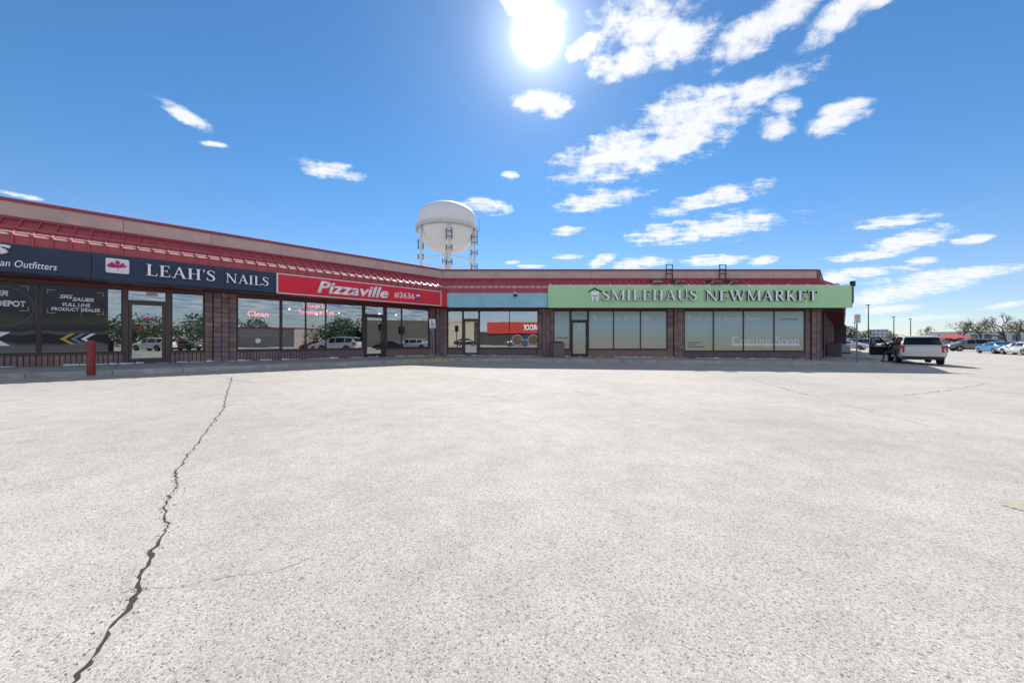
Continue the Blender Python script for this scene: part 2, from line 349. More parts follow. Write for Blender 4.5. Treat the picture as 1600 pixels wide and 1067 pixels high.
def copy_tree(o, parent=None):
    kids = list(o.children); c = o.copy(); COL.objects.link(c); c.parent = parent
    for k in kids: copy_tree(k, c)
    return c
def smin(a, b, t): t = max(0, min(1, t)); t = t*t*(3-2*t); return a+(b-a)*t

# ------------------------------------------------------------------ lettering
def font_mesh(s, shear=0, bold=0):
    cu = bpy.data.curves.new('text', 'FONT'); cu.body = s; cu.size = 1; cu.shear = shear; cu.offset = bold; cu.resolution_u = 3
    o = bpy.data.objects.new('text', cu); COL.objects.link(o)
    bpy.context.view_layer.update()
    me = bpy.data.meshes.new_from_object(o.evaluated_get(bpy.context.evaluated_depsgraph_get()))
    bpy.data.objects.remove(o); bpy.data.curves.remove(cu)
    return me
def maxx(me): return max(v.co.x for v in me.vertices)
def extrude_glyph(me, d, side):
    """flat glyph in x/y -> solid facing -y in x/z; material 0 front, 1 sides"""
    bm = bmesh.new(); bm.from_mesh(me); bmesh.ops.remove_doubles(bm, verts=bm.verts, dist=1e-5)
    for v in bm.verts: v.co = Vector((v.co.x, 0, v.co.y))
    bm.normal_update()
    for f in bm.faces:
        if f.normal.y > 0: f.normal_flip()
        f.material_index = 0
    if d > 0:
        fs = list(bm.faces); r = bmesh.ops.extrude_face_region(bm, geom=fs, use_keep_orig=True)
        nv = [g for g in r['geom'] if isinstance(g, bmesh.types.BMVert)]
        for v in nv: v.co.y += d
        newf = set(g for g in r['geom'] if isinstance(g, bmesh.types.BMFace)); old = set(fs)
        for f in bm.faces: f.material_index = 0 if f in old else 1
        bmesh.ops.recalc_face_normals(bm, faces=bm.faces)
    bm.to_mesh(me); bm.free()
    return me
def place_letters(parent, items, x0, x1, z0, z1, y, front, side, d, off, split, name):
    """items: flat glyph meshes already spaced; fit their common box to the given rectangle"""
    ax = min(v.co.x for me in items for v in me.vertices); bx = max(v.co.x for me in items for v in me.vertices)
    az = min(v.co.y for me in items for v in me.vertices); bz = max(v.co.y for me in items for v in me.vertices)
    kx = (x1-x0)/(bx-ax); kz = (z1-z0)/(bz-az)
    objs = []
    for me in items:
        for v in me.vertices: v.co = Vector((x0+(v.co.x-ax)*kx-off[0], z0+(v.co.y-az)*kz-off[2], 0))
    if not split:
        bm = bmesh.new()
        for me in items: bm.from_mesh(me)
        me = bpy.data.meshes.new(name); bm.to_mesh(me); bm.free(); items = [me]
    for me in items:
        me = extrude_glyph(me, d, side)
        for v in me.vertices: v.co.y += y-off[1]
        me.materials.clear(); o = link(name, me, parent, (front, side)); objs.append(o)
    return objs
def put_text(parent, s, x0, x1, z0, z1, y, front, side=None, d=.0, shear=0, bold=0, off=(0,0,0), split=False, name=None, thin=None):
    items = []; base = maxx(font_mesh('I', shear, bold))
    for k, ch in enumerate(s):
        if ch == ' ': continue
        adv = maxx(font_mesh(s[:k]+'I', shear, bold))-base if k else 0
        me = font_mesh(ch, shear, (thin or {}).get(ch, bold))
        for v in me.vertices: v.co.x += adv
        items.append(me)
    return place_letters(parent, items, x0, x1, z0, z1, y, front, side or front, d, off, split, name or ('letter' if split else 'lettering'))
def arc(cx, cy, rx, ry, a0, a1, n=12): return [(cx+rx*math.cos(R(a0+(a1-a0)*k/n)), cy+ry*math.sin(R(a0+(a1-a0)*k/n))) for k in range(n+1)]
def st(pts, ws):  # a pen stroke: centre line and widths
    return (pts, ws if isinstance(ws, (list, tuple)) else [ws]*len(pts))
T, t_ = .15, .055
def stem(x, y0=0, y1=1, w=T, s0=True, s1=True):
    o = [st([(x, y0), (x, y1)], w)]
    if s0: o.append(st([(x-w/2-.075, y0+.022), (x+w/2+.075, y0+.022)], .044))
    if s1: o.append(st([(x-w/2-.075, y1-.022), (x+w/2+.075, y1-.022)], .044))
    return o
def foot(x, y): return st([(x-.13, y), (x+.13, y)], .044)
def ell(cx, cy, rx, ry, a0, a1, thick=T, thin=t_, n=20):
    p = arc(cx, cy, rx, ry, a0, a1, n); return st(p, [thin+(thick-thin)*abs(math.cos(R(a0+(a1-a0)*k/n))) for k in range(n+1)])
def s_glyph(h=1.0, x=0, w=.5):
    p = [(.47,.80),(.44,.90),(.36,.965),(.25,.975),(.13,.93),(.08,.82),(.10,.70),(.20,.60),(.32,.51),(.42,.42),(.47,.29),(.44,.14),(.34,.045),(.21,.025),(.10,.08),(.05,.16),(.03,.25)]
    ww = [.04,.05,.055,.06,.09,.12,.135,.15,.155,.15,.135,.115,.08,.06,.055,.05,.04]
    return [st([(x+a*w/.5, b*h) for a, b in p], [q*(.75+.25*h) for q in ww])]
X = .64  # height of small letters
G = {  # glyph: (advance, strokes)
 'S': (.62, s_glyph()+[st([(.485,.72),(.485,.96)],.03), st([(.02,.04),(.02,.30)],.03)]),
 'M': (1.06, stem(.13,w=.06,s1=False)+[foot(.10,.978), st([(.13,.98),(.50,.02)],[.12,.12]), st([(.50,.02),(.86,.98)],.05)]+stem(.88)),
 'I': (.40, stem(.17)), 'L': (.66, stem(.17)+[st([(.15,.03),(.58,.03)],.055), st([(.56,.03),(.60,.26)],[.06,.02])]),
 'E': (.68, stem(.17)+[st([(.15,.97),(.55,.97)],.055), st([(.54,.975),(.56,.76)],[.06,.02]), st([(.15,.52),(.44,.52)],.05), st([(.44,.40),(.44,.64)],.03), st([(.15,.03),(.58,.03)],.055), st([(.56,.03),(.60,.25)],[.06,.02])]),
 'H': (.88, stem(.17)+stem(.66)+[st([(.17,.52),(.66,.52)],.05)]),
 'A': (.84, [st([(.12,.02),(.40,.99)],.055), st([(.40,1.0),(.68,.02)],[.10,.16]), st([(.22,.34),(.58,.34)],.05), foot(.10,.022), foot(.70,.022)]),
 'U': (.86, stem(.17,y0=.30,s0=False)+[st([(.17,.31)]+arc(.42,.30,.25,.27,180,360,16)+[(.67,.31)],[.15]+[.15-.095*min(1,k/11) for k in range(17)]+[.055])]+stem(.67,y0=.30,w=.055,s0=False)),
 'N': (.92, stem(.14,w=.055,s1=False)+[foot(.10,.978), st([(.14,.98),(.74,.02)],.13)]+stem(.74,w=.055,s0=False)),
 'W': (1.20, [st([(.12,.98),(.38,.02)],.14), st([(.38,.02),(.60,.94)],.05), st([(.56,.98),(.82,.02)],.14), st([(.82,.02),(1.06,.98)],.05), foot(.12,.978), foot(.56,.978), foot(1.07,.978)]),
 'R': (.78, stem(.17)+[st([(.17,.97),(.36,.97)]+arc(.36,.74,.20,.23,90,-90,14)+[(.17,.51)],[.05,.05]+[.05+.09*math.sin(math.pi*k/14) for k in range(15)]+[.05]), st([(.34,.52),(.66,.02)],.14), foot(.68,.022)]),
 'K': (.80, stem(.17)+[st([(.22,.44),(.62,.97)],.05), st([(.30,.56),(.64,.02)],.14), foot(.66,.022), foot(.60,.978)]),
 'T': (.74, stem(.37,s1=False)+[st([(.04,.97),(.70,.97)],.055), st([(.06,.975),(.04,.74)],[.06,.02]), st([(.68,.975),(.70,.74)],[.06,.02])]),
 "'": (.22, [st([(.10,1.02),(.07,.74)],[.11,.03])]),
 'C': (.78, [ell(.42,.5,.35,.475,42,318), st([(.69,.66),(.69,.94)],.03)]),
 'Y': (.78, [st([(.10,.98),(.38,.46)],.14), st([(.68,.98),(.38,.46)],.05), foot(.10,.978), foot(.68,.978)]+stem(.38,y1=.47,s1=False)),
 'a': (.52, [ell(.22,.18,.15,.16,0,360,.11,.05), st([(.39,.02),(.39,.45),(.34,.58),(.22,.62),(.10,.54)],[.10,.10,.09,.055,.08])]),
 'b': (.60, stem(.12,w=.10,s0=False)+[ell(.30,.31,.20,.30,0,360,.10,.045)]),
 'c': (.50, [ell(.27,.32,.20,.30,50,320,.11,.05)]), 'e': (.54, [ell(.27,.32,.20,.30,5,320,.11,.05), st([(.08,.36),(.47,.36)],.045)]),
 'g': (.56, [ell(.25,.40,.17,.21,0,360,.09,.045), ell(.26,-.08,.21,.16,0,360,.08,.045), st([(.16,.20),(.14,.10),(.24,.06)],.06), st([(.38,.54),(.52,.60)],.05)]),
 'h': (.62, stem(.13,w=.10)+[st([(.13,.46),(.24,.60),(.38,.60),(.47,.48),(.47,.0)],[.05,.07,.08,.10,.10]), st([(.36,.022),(.58,.022)],.04)]),
 'i': (.32, stem(.15,y1=X,w=.10)+[st([(.15,.80),(.15,.93)],.11)]), 'l': (.32, stem(.15,w=.10)),
 'm': (.94, stem(.13,y1=X,w=.10)+[st([(.13,.46),(.24,.60),(.36,.60),(.44,.48),(.44,.0)],[.05,.07,.08,.10,.10]), st([(.44,.46),(.55,.60),(.67,.60),(.76,.48),(.76,.0)],[.05,.07,.08,.10,.10]), st([(.34,.022),(.54,.022)],.04), st([(.66,.022),(.86,.022)],.04)]),
 'n': (.62, stem(.13,y1=X,w=.10)+[st([(.13,.46),(.24,.60),(.38,.60),(.47,.48),(.47,.0)],[.05,.07,.08,.10,.10]), st([(.36,.022),(.58,.022)],.04)]),
 'o': (.58, [ell(.28,.31,.22,.30,0,360,.11,.05)]), 'r': (.46, stem(.13,y1=X,w=.10)+[st([(.13,.46),(.24,.60),(.38,.58)],[.05,.07,.10])]),
 's': (.44, s_glyph(X,0,.40)), 't': (.38, [st([(.15,.86),(.15,.12),(.22,.03),(.33,.06)],[.08,.10,.08,.04]), st([(.03,.60),(.33,.60)],.05)]),
 'u': (.62, [st([(.12,.62),(.12,.14),(.22,.02),(.36,.04),(.46,.16)],[.10,.10,.08,.06,.05]), st([(.47,.0),(.47,.62)],.10)]),
 ' ': (.40, []),
}
def stroke_mesh(strokes, dx):
    vs, fs = [], []
    for pts, ws in strokes:
        n = len(pts); b = len(vs)
        for i, (p, wd) in enumerate(zip(pts, ws)):
            q0, q1 = pts[max(i-1, 0)], pts[min(i+1, n-1)]
            ux, uy = q1[0]-q0[0], q1[1]-q0[1]; l = math.hypot(ux, uy) or 1
            if i == 0 and n > 2 and p == pts[-1]: q0 = pts[-2]; ux, uy = q1[0]-q0[0], q1[1]-q0[1]; l = math.hypot(ux, uy)
            nx, ny = -uy/l*wd/2, ux/l*wd/2
            vs += [(p[0]+nx+dx, p[1]+ny, 0), (p[0]-nx+dx, p[1]-ny, 0)]
        for i in range(n-1): fs.append((b+2*i+1, b+2*i+3, b+2*i+2, b+2*i))
    me = bpy.data.meshes.new('glyph'); me.from_pydata(vs, [], fs); me.update(); return me
def put_serif(parent, s, x0, x1, z0, z1, y, front, side=None, d=.0, off=(0,0,0), split=False, gap=.04, space=.40):
    """letters drawn with strokes; each stroke stands half a millimetre off its neighbour so that crossings never share a plane"""
    x = 0; lets = []
    for ch in s:
        adv, strokes = G[ch]
        if ch == ' ': x += space; continue
        lets.append([stroke_mesh([q], x) for q in strokes]); x += adv+gap
    allm = [m for l in lets for m in l]
    ax = min(v.co.x for me in allm for v in me.vertices); bx = max(v.co.x for me in allm for v in me.vertices)
    az = min(v.co.y for me in allm for v in me.vertices); bz = max(v.co.y for me in allm for v in me.vertices)
    kx, kz = (x1-x0)/(bx-ax), (z1-z0)/(bz-az); out = []
    groups = lets if split else [allm]
    for g in groups:
        bm = bmesh.new()
        for i, me in enumerate(g):
            for v in me.vertices: v.co = Vector((x0+(v.co.x-ax)*kx-off[0], z0+(v.co.y-az)*kz-off[2], 0))
            extrude_glyph(me, d, side); dd = (i % 9)*.0006
            for v in me.vertices: v.co.y += y-off[1]-dd
            bm.from_mesh(me); bpy.data.meshes.remove(me)
        me = bpy.data.meshes.new('letter' if split else 'lettering'); bm.to_mesh(me); bm.free()
        out.append(link('letter' if split else 'lettering', me, parent, (front, side or front)))
    return out

# ------------------------------------------------------------------ terrain levels
def sw(x): return .16-.0112*max(-22, min(35, x))            # pavement level
CL = 3.3; CF = 3.1; CS = 2.65                                # pavement widths: left wing, front, side
ORG = Vector((-4.3, 22.2, 0))                                # inner corner of the two shop fronts
LEN = 23.33                                                  # length of the front
S_ANG = R(47.2); SORG = ORG+Vector((LEN, 0, 0))              # side wing
S_DIR = Vector((math.cos(S_ANG), math.sin(S_ANG), 0)); S_NRM = Vector((math.sin(S_ANG), -math.cos(S_ANG), 0))
L_DIR = Vector((math.sqrt(.5), math.sqrt(.5), 0)); L_NRM = Vector((math.sqrt(.5), -math.sqrt(.5), 0))
MIT = math.tan(R(22.5)); MITR = math.tan(S_ANG/2)
def lot(x, y):
    p = Vector((x, y, 0))-ORG; q = Vector((x, y, 0))-SORG
    d = min(p.dot(L_NRM)-CL, max(-p.y-CF, q.dot(S_NRM)-CS)) if y > -30 else 9
    return .02-.0112*max(-22, min(35, x))-smin(0, .10, d/4)
def lines(lo, hi, a, b, step):
    o = []; v = a
    while v <= b+1e-6: o.append(v); v += step
    g = step; v = o[-1]
    while v < hi: g *= 1.5; v = min(hi, v+g); o.append(v)
    g = step; v = o[0]; pre = []
    while v > lo: g *= 1.5; v = max(lo, v-g); pre.append(v)
    return pre[::-1]+o
xs = lines(-1500, 2500, -24, 40, 1.0); ys = lines(-1500, 2500, -4, 40, 1.0)
g = MB(); nx = len(xs)
g.v = [(x, y, lot(x, y)) for y in ys for x in xs]
for j in range(len(ys)-1):
    for i in range(nx-1): g.f.append([j*nx+i, j*nx+i+1, (j+1)*nx+i+1, (j+1)*nx+i]); g.mi.append(0)
ground = g.build('asphalt_lot', 'asphalt', smooth=True); tag(ground, 'pale weathered asphalt parking lot with coarse stones', 'parking lot', kind='structure')

# cracks in the asphalt: a ragged dark line with dusty shoulders
def crack(pts, wdt, sub=10, jag=.035, dust=True, seed=1):
    rnd = random.Random(seed); P = [Vector((a, b, 0)) for a, b in pts]; line = []
    for i in range(len(P)-1):
        n = max(3, int((P[i+1]-P[i]).length*sub))
        for k in range(n):
            t = k/n; c = P[i].lerp(P[i+1], t); line.append(c)
    line.append(P[-1]); o = []
    for i, c in enumerate(line):
        j = mnoise.noise(Vector((c.x*5, c.y*5, seed)))*jag*1.6+rnd.uniform(-jag, jag)*.45
        d = (line[min(i+1, len(line)-1)]-line[max(i-1, 0)]).normalized(); nrm = Vector((-d.y, d.x, 0)); o.append((c+nrm*j, nrm))
    far = pts[0][1] > 7 and pts[-1][1] > 3.5
    for nm, mt, kw, h in (('crack_shoulder', 'crack_dust', 2.6, .0012), ('crack', 'crack_dark', 1.0, .0035 if not far else .008)):
        if nm == 'crack_shoulder' and not dust: continue
        m = MB(); b = 0
        for i, (c, nrm) in enumerate(o):
            ww = wdt*kw*(1.25 if c.y < 2.2 else 1)*(.35+.9*abs(mnoise.noise(Vector((c.x*7+3, c.y*7, seed+kw))))+rnd.uniform(0, .35))
            if nm == 'crack' and rnd.random() < (.10 if dust else .35): ww *= .12
            l, r_ = c+nrm*ww/2, c-nrm*ww/2
            m.v += [(l.x, l.y, lot(l.x, l.y)+(h if c.y < 6 else max(h, .007))), (r_.x, r_.y, lot(r_.x, r_.y)+h)]
        for i in range(len(o)-1): m.f.append([2*i, 2*i+1, 2*i+3, 2*i+2]); m.mi.append(0)
        m.build(nm, mt, ground)
crack([(-8.31,10.62),(-7.01,8.87),(-5.07,6.3),(-4.22,5.03),(-3.78,4.34),(-3.46,3.85),(-3.12,3.34),(-2.74,2.92),(-2.54,2.64),(-2.22,2.29),(-2.11,2.09),(-2.0,1.97),(-1.87,1.79),(-1.77,1.66),(-1.72,1.55),(-1.64,1.41),(-1.58,1.3),(-1.52,1.15),(-1.45,.9)], .017, 34, .024, True, 3)
crack([(8.19,12.73),(7.6,10.38),(6.92,7.91)], .02, 7, .05, False, 5)
crack([(6.92,7.91),(6.6,6.3),(6.4,5.65),(6.29,5.03),(6.33,4.43),(6.45,3.9)], .010, 14, .03, False, 6)
crack([(9.51,8.73),(11.91,9.81),(15.88,11.93)], .02, 6, .06, False, 7)
crack([(-1.67,11.69),(0,10.45),(1.56,8.76),(2.24,7.85)], .012, 8, .05, False, 8)
crack([(18.0,14.6),(18.69,14.34),(19.22,13.45)], .03, 6, .05, False, 9)
crack([(-8.2,10.3),(-7.6,9.95),(-6.99,9.79)], .02, 8, .04, False, 10)
# crumbs of asphalt broken out along the crack
rnd = random.Random(12); cm = MB(); KP = [(-3.46,3.85),(-3.12,3.34),(-2.74,2.92),(-2.54,2.64),(-2.22,2.29),(-2.0,1.97),(-1.87,1.79),(-1.72,1.55),(-1.58,1.3)]
for k in range(170):
    i = rnd.randrange(len(KP)-1); t = rnd.random(); x = KP[i][0]+(KP[i+1][0]-KP[i][0])*t+rnd.gauss(0,.03); y = KP[i][1]+(KP[i+1][1]-KP[i][1])*t+rnd.gauss(0,.02); e = rnd.uniform(.003,.009); z = lot(x, y)
    cm.add([(x+e*rnd.uniform(.7,1.2),y,z),(x,y+e,z),(x-e*rnd.uniform(.7,1.2),y,z),(x,y-e,z),(x+e*.3,y+e*.2,z+e*.8)], [(0,1,4),(1,2,4),(2,3,4),(3,0,4)])
tag(cm.build('crumbs', 'crack_dust', ground), kind='stuff')
crack([(-1.9,1.75),(-1.62,1.80),(-1.3,1.92),(-1.12,2.02)], .0035, 60, .020, False, 12)
# faded yellow stall line and stains
rnd = random.Random(4)
pm = MB()
for k in range(150):
    a = rnd.random()*1.9; bq = rnd.uniform(-.06, .06); c = Vector((3.88, 2.78, 0))+Vector((.985, .17, 0))*a+Vector((-.17, .985, 0))*bq; s_ = rnd.uniform(.02, .06)
    n = rnd.randint(5, 7); ph = rnd.random()*6
    pm.poly([(c.x+s_*1.7*math.cos(ph+6.283*i/n)*rnd.uniform(.6,1), c.y+s_*math.sin(ph+6.283*i/n)*rnd.uniform(.6,1), lot(c.x, c.y)+.004+k*.00001) for i in range(n)])
pm.build('stall_line_paint', 'paint_yellow', ground)

# ------------------------------------------------------------------ pavement with slabs and kerb
walk = empty('sidewalk', (0,0,0), kind='structure', label='concrete walkway with kerb along the shop fronts', )
def wz(org, u, n, a, b, dz): p = org+u*a+n*b; return (p.x, p.y, sw(p.x)+dz)
def strip(org, u, n, a0, a1, width, lo=None, hi=None, step=1.5, kmat=lambda i: 'curb'):
    """slabs from the wall to the kerb; lo / hi give the mitred ends as a function of the distance from the wall"""
    lo = lo or (lambda d: a0); hi = hi or (lambda d: a1)
    n_ = max(1, round((a1-a0)/step)); e = [a0+(a1-a0)*k/n_ for k in range(n_+1)]
    cl = lambda a, d: max(lo(d), min(hi(d), a))
    for k in range(n_):
        for (d0, d1, nm, mt, g_, top) in ((-.25, width-.16, 'slab', 'concrete', .008, 0), (width-.155, width, 'kerb', kmat(k), .006, .004)):
            if nm == 'slab' : rows = ((d0, (d0+d1)/2-.006), ((d0+d1)/2+.006, d1))
            else: rows = ((d0, d1),)
            for (q0, q1) in rows:
                x = [cl(e[k]+g_, q0), cl(e[k+1]-g_, q0), cl(e[k+1]-g_, q1), cl(e[k]+g_, q1)]
                if x[1]-x[0] < .05 and x[2]-x[3] < .05: continue
                m = MB(); m.hexa([wz(org,u,n,x[0],q0,-.4), wz(org,u,n,x[1],q0,-.4), wz(org,u,n,x[2],q1,-.4), wz(org,u,n,x[3],q1,-.4)],
                                 [wz(org,u,n,x[0],q0,top), wz(org,u,n,x[1],q0,top), wz(org,u,n,x[2],q1,top), wz(org,u,n,x[3],q1,top)])
                m.build(nm, mt, walk)
FN = Vector((0,-1,0)); FX = Vector((1,0,0))
strip(ORG, L_DIR, L_NRM, -24, 0, CL, hi=lambda d: -MIT*max(0,d), kmat=lambda k: 'curb_yellow' if k in (13,14) else 'curb')
strip(ORG, FX, FN, 0, LEN+1.6, CF, lo=lambda d: MIT*max(0,d), hi=lambda d: LEN+MITR*max(0,d)*CS/CF*1.0, kmat=lambda k: 'curb_yellow' if k < 1 else 'curb')
strip(SORG, S_DIR, S_NRM, -1.4, 46, CS, lo=lambda d: -MITR*max(0,d), kmat=lambda k: 'curb_yellow')
# white salt crust along the foot of the walls
rnd = random.Random(9); sm = MB()
for org, u, n, a0, a1 in ((ORG, L_DIR, L_NRM, -20, -.3), (ORG, FX, FN, .3, LEN-.4)):
    a = a0
    while a < a1:
        l = rnd.uniform(.12, .5); d0 = .02; w0 = rnd.uniform(.10, .34) if rnd.random() < .85 else 0
        if w0: sm.poly([wz(org,u,n,a,d0,.004), wz(org,u,n,a+l,d0,.004), wz(org,u,n,a+l*.9,d0+.06+w0*rnd.uniform(.5,1),.004), wz(org,u,n,a+l*.1,d0+.06+w0,.004)])
        hh = rnd.uniform(.02, .065)
        if w0:
            P0, P1 = wz(org,u,n,a,.040,.003), wz(org,u,n,a+l,.040,.003); T0, T1 = wz(org,u,n,a+l*.08,.036,hh), wz(org,u,n,a+l*.92,.036,hh*rnd.uniform(.6,1.1)); B0, B1 = wz(org,u,n,a,.085,.003), wz(org,u,n,a+l,.085,.003)
            sm.poly([B0, B1, T1, T0])
        a += l*1.02
tag(sm.build('salt_crust', 'salt', walk), kind='stuff')

# ------------------------------------------------------------------ shop units
Z_HEAD, Z_SOF, Z_FAS, Z_BEND, Z_EAVE, Z_PAR = 2.98, 3.08, 3.90, 4.23, 4.90, 5.43
OVER = 1.2; PITCH = .36
WINGS = {'left': (ORG, R(45)), 'front': (ORG, 0.0), 'side': (SORG, S_ANG)}
brick_me = {}
def block_mesh(wd, ht, dp, key):
    if (wd, ht, dp) not in brick_me:
        m = MB(); c = .012
        m.add([(-wd/2,0,0),(wd/2,0,0),(wd/2,0,ht),(-wd/2,0,ht),(-wd/2,-dp+c,0),(wd/2,-dp+c,0),(wd/2,-dp+c,ht),(-wd/2,-dp+c,ht),
               (-wd/2+c,-dp,c),(wd/2-c,-dp,c),(wd/2-c,-dp,ht-c),(-wd/2+c,-dp,ht-c)],
              [(0,1,5,4),(1,2,6,5),(2,3,7,6),(3,0,4,7),(4,5,9,8),(5,6,10,9),(6,7,11,10),(7,4,8,11),(8,9,10,11)])
        me = m.mesh('block'); me.materials.append(M['block']); brick_me[(wd, ht, dp)] = me
    return brick_me[(wd, ht, dp)]
class Unit:
    def __init__(s, name, wing, x0, x1, label, cat='shop', lo=None, hi=None):
        s.wing = wing; s.x0, s.x1 = x0, x1; s.org, s.ang = WINGS[wing]
        s.u = Vector((math.cos(s.ang), math.sin(s.ang), 0)); s.cx = (x0+x1)/2
        p = s.org+s.u*s.cx; s.off = (s.cx, 0, sw(p.x)); s.root = empty(name, (p.x, p.y, sw(p.x)), s.ang, label=label, cat=cat, group='shop units of the plaza')
        s.lo = lo or (lambda d: x0); s.hi = hi or (lambda d: x1)
    def floor(s, x): return sw((s.org+s.u*x).x)
    def b(s, m, name, mats, parent=None, **k): return m.build(name, mats, parent or s.root, s.off, **k)
    def blocks(s, parent, x0, x1, z0, z1, y, wd, ht, dp, name, joined=False, gx=.010):
        """courses of blocks standing proud of their mortar bed"""
        n = max(1, round((x1-x0)/wd)); wd = (x1-x0)/n; r = max(1, round((z1-z0)/ht)); ht = (z1-z0)/r; gp = .010
        me = block_mesh(round(wd-gx, 4), round(ht-gp, 4), dp, name); J = MB()
        for j in range(r):
            for i in range(n):
                c = (x0+(i+.5)*wd, y+random.uniform(-.004, .004), z0+j*ht+gp/2)
                if joined:
                    J.add([(v.co.x+c[0], v.co.y+c[1], v.co.z+c[2]) for v in me.vertices], [tuple(p.vertices) for p in me.polygons])
                else:
                    o = bpy.data.objects.new(name, me); COL.objects.link(o); o.parent = parent; o.location = (c[0]-s.off[0], c[1]-s.off[1], c[2]-s.off[2])
        if joined: tag(s.b(J, 'brickwork', 'block', parent), kind='stuff')
    def knee(s, x0, x1, sill, joined):
        f = min(s.floor(x0), s.floor(x1)); m = MB(); m.box(x0, x1, 0, .2, f-.3, sill-.05)
        k = s.b(m, 'knee_wall', 'mortar'); fz = (s.floor(x0)+s.floor(x1))/2
        s.blocks(k, x0, x1, fz-.04, sill-.05, .002, .118, 1.0, .032, 'brick', joined, gx=.020)
        m = MB(); m.box(x0, x1, -.045, .2, sill-.048, sill-.002); s.b(m, 'sill', 'door_bronze', k)
    def pier(s, x0, x1, proud=.0, col=None, joined=False, z1=None):
        f = min(s.floor(x0), s.floor(x1)); m = MB(); z1 = z1 or Z_SOF-.004; m.box(x0+.004, x1-.004, -proud, .2, f-.3, z1)
        k = s.b(m, 'pilaster' if proud > .05 else 'pier', 'mortar')
        s.blocks(k, x0, x1, (s.floor(x0)+s.floor(x1))/2-.02, z1, -proud+.002, .24, .2, .03, 'block', joined, gx=.024)
        return k
    def header(s):
        m = MB(); m.box(s.x0+.003, s.x1-.003, .0, .2, Z_HEAD+.002, Z_EAVE); s.b(m, 'header', 'soffit')
    def window(s, x0, x1, sill, panes=None, film=None, head=Z_HEAD):
        """one glazed bay: frame, mullions at the given positions and a pane between each"""
        fr = MB(); fw = .05; xs_ = [x0]+(panes or [])+[x1]
        fr.box(x0, x1, .0, .11, sill, sill+fw); fr.box(x0, x1, .0, .11, head-fw, head)
        for i, x in enumerate(xs_):
            a, b_ = (x, x+fw) if i == 0 else ((x-fw, x) if i == len(xs_)-1 else (x-fw/2, x+fw/2))
            fr.box(a, b_, -.003, .107, sill+fw, head-fw)
        w_ = s.b(fr, 'window', 'bronze'); out = []
        for i in range(len(xs_)-1):
            m = MB(); m.box(xs_[i]+.02, xs_[i+1]-.02, .05, .058, sill+.02, head-.02); s.b(m, 'pane', 'glass' if not film else film, w_)
        w_['bay'] = 0; del w_['bay']
        return w_
    def door(s, x0, x1, film=None, hinge=1, frame='door_bronze', dtop=None, number=None):
        f = min(s.floor(x0), s.floor(x1)); dt = dtop or f+2.22; fw = .065
        fr = MB(); fr.box(x0, x0+fw, -.004, .12, f, Z_HEAD); fr.box(x1-fw, x1, -.004, .12, f, Z_HEAD); fr.box(x0+fw, x1-fw, -.002, .118, dt, dt+.08); fr.box(x0+fw, x1-fw, -.002, .118, Z_HEAD-.05, Z_HEAD)
        th = MB(); th.box(x0, x1, -.10, .12, f-.02, f+.022)
        d = s.b(fr, 'door', frame); s.b(th, 'threshold', 'post_metal', d)
        lf = MB(); a, b_ = x0+fw+.008, x1-fw-.008; sw_ = .085
        lf.box(a, a+sw_, .02, .065, f+.03, dt-.006); lf.box(b_-sw_, b_, .02, .065, f+.03, dt-.006); lf.box(a+sw_, b_-sw_, .021, .064, f+.03, f+.20); lf.box(a+sw_, b_-sw_, .021, .064, dt-.10, dt-.006)
        s.b(lf, 'leaf_frame', frame, d)
        m = MB(); m.box(a+sw_-.01, b_-sw_+.01, .038, .046, f+.19, dt-.09); s.b(m, 'pane', film or 'glass', d)
        m = MB(); m.box(x0+fw-.01, x1-fw+.01, .05, .058, dt+.07, Z_HEAD-.04); s.b(m, 'transom_pane', film or 'glass', d)
        hx = a+sw_/2 if hinge > 0 else b_-sw_/2
        m = MB(); m.tube([(hx, .02, f+.95), (hx, -.05, f+.95), (hx, -.05, f+1.25), (hx, .02, f+1.25)], .012, 8); s.b(m, 'handle', 'post_metal', d)
        if number: put_text(d, number, (x0+x1)/2-.045*len(number), (x0+x1)/2+.045*len(number), dt+.12, dt+.25, .045, 'white_print', off=s.off)
        return d
    def room(s, depth=5.5, wall='int_wall', floor='int_floor'):
        f = min(s.floor(s.x0), s.floor(s.x1)); a, b_ = s.x0+.03, s.x1-.03; m = MB()
        P = lambda x, y, z: (x, y, z)
        m.poly([P(a,depth,f),P(b_,depth,f),P(b_,depth,3.3),P(a,depth,3.3)]); m.poly([P(a,.2,f),P(a,depth,f),P(a,depth,3.3),P(a,.2,3.3)]); m.poly([P(b_,.2,f),P(b_,depth,f),P(b_,depth,3.3),P(b_,.2,3.3)])
        m.poly([P(a,.2,3.3),P(b_,.2,3.3),P(b_,depth,3.3),P(a,depth,3.3)])
        r = s.b(m, 'interior', wall); m = MB(); m.poly([P(a,.0,f+.002),P(b_,.0,f+.002),P(b_,depth,f+.002),P(a,depth,f+.002)]); s.b(m, 'floor', floor, r)
        return r
    def canopy(s, fascia='soffit', x_par0=None, x_par1=None):
        """overhanging soffit, fascia band, seamed metal roof and parapet"""
        lo, hi = s.lo, s.hi
        m = MB(); m.hexa([(lo(OVER),-OVER,Z_SOF),(hi(OVER),-OVER,Z_SOF),(hi(0),0,Z_SOF),(lo(0),0,Z_SOF)], [(lo(OVER),-OVER,Z_SOF+.05),(hi(OVER),-OVER,Z_SOF+.05),(hi(0),0,Z_SOF+.05),(lo(0),0,Z_SOF+.05)])
        so_ = s.b(m, 'soffit', 'soffit')
        rb = MB(); x = s.x0+.15
        while x < s.x1-.1:
            a = max(lo(.6), min(hi(.6), x)); rb.box(a-.012, a+.012, -OVER+.06, -.02, Z_SOF-.018, Z_SOF+.002); x += .30
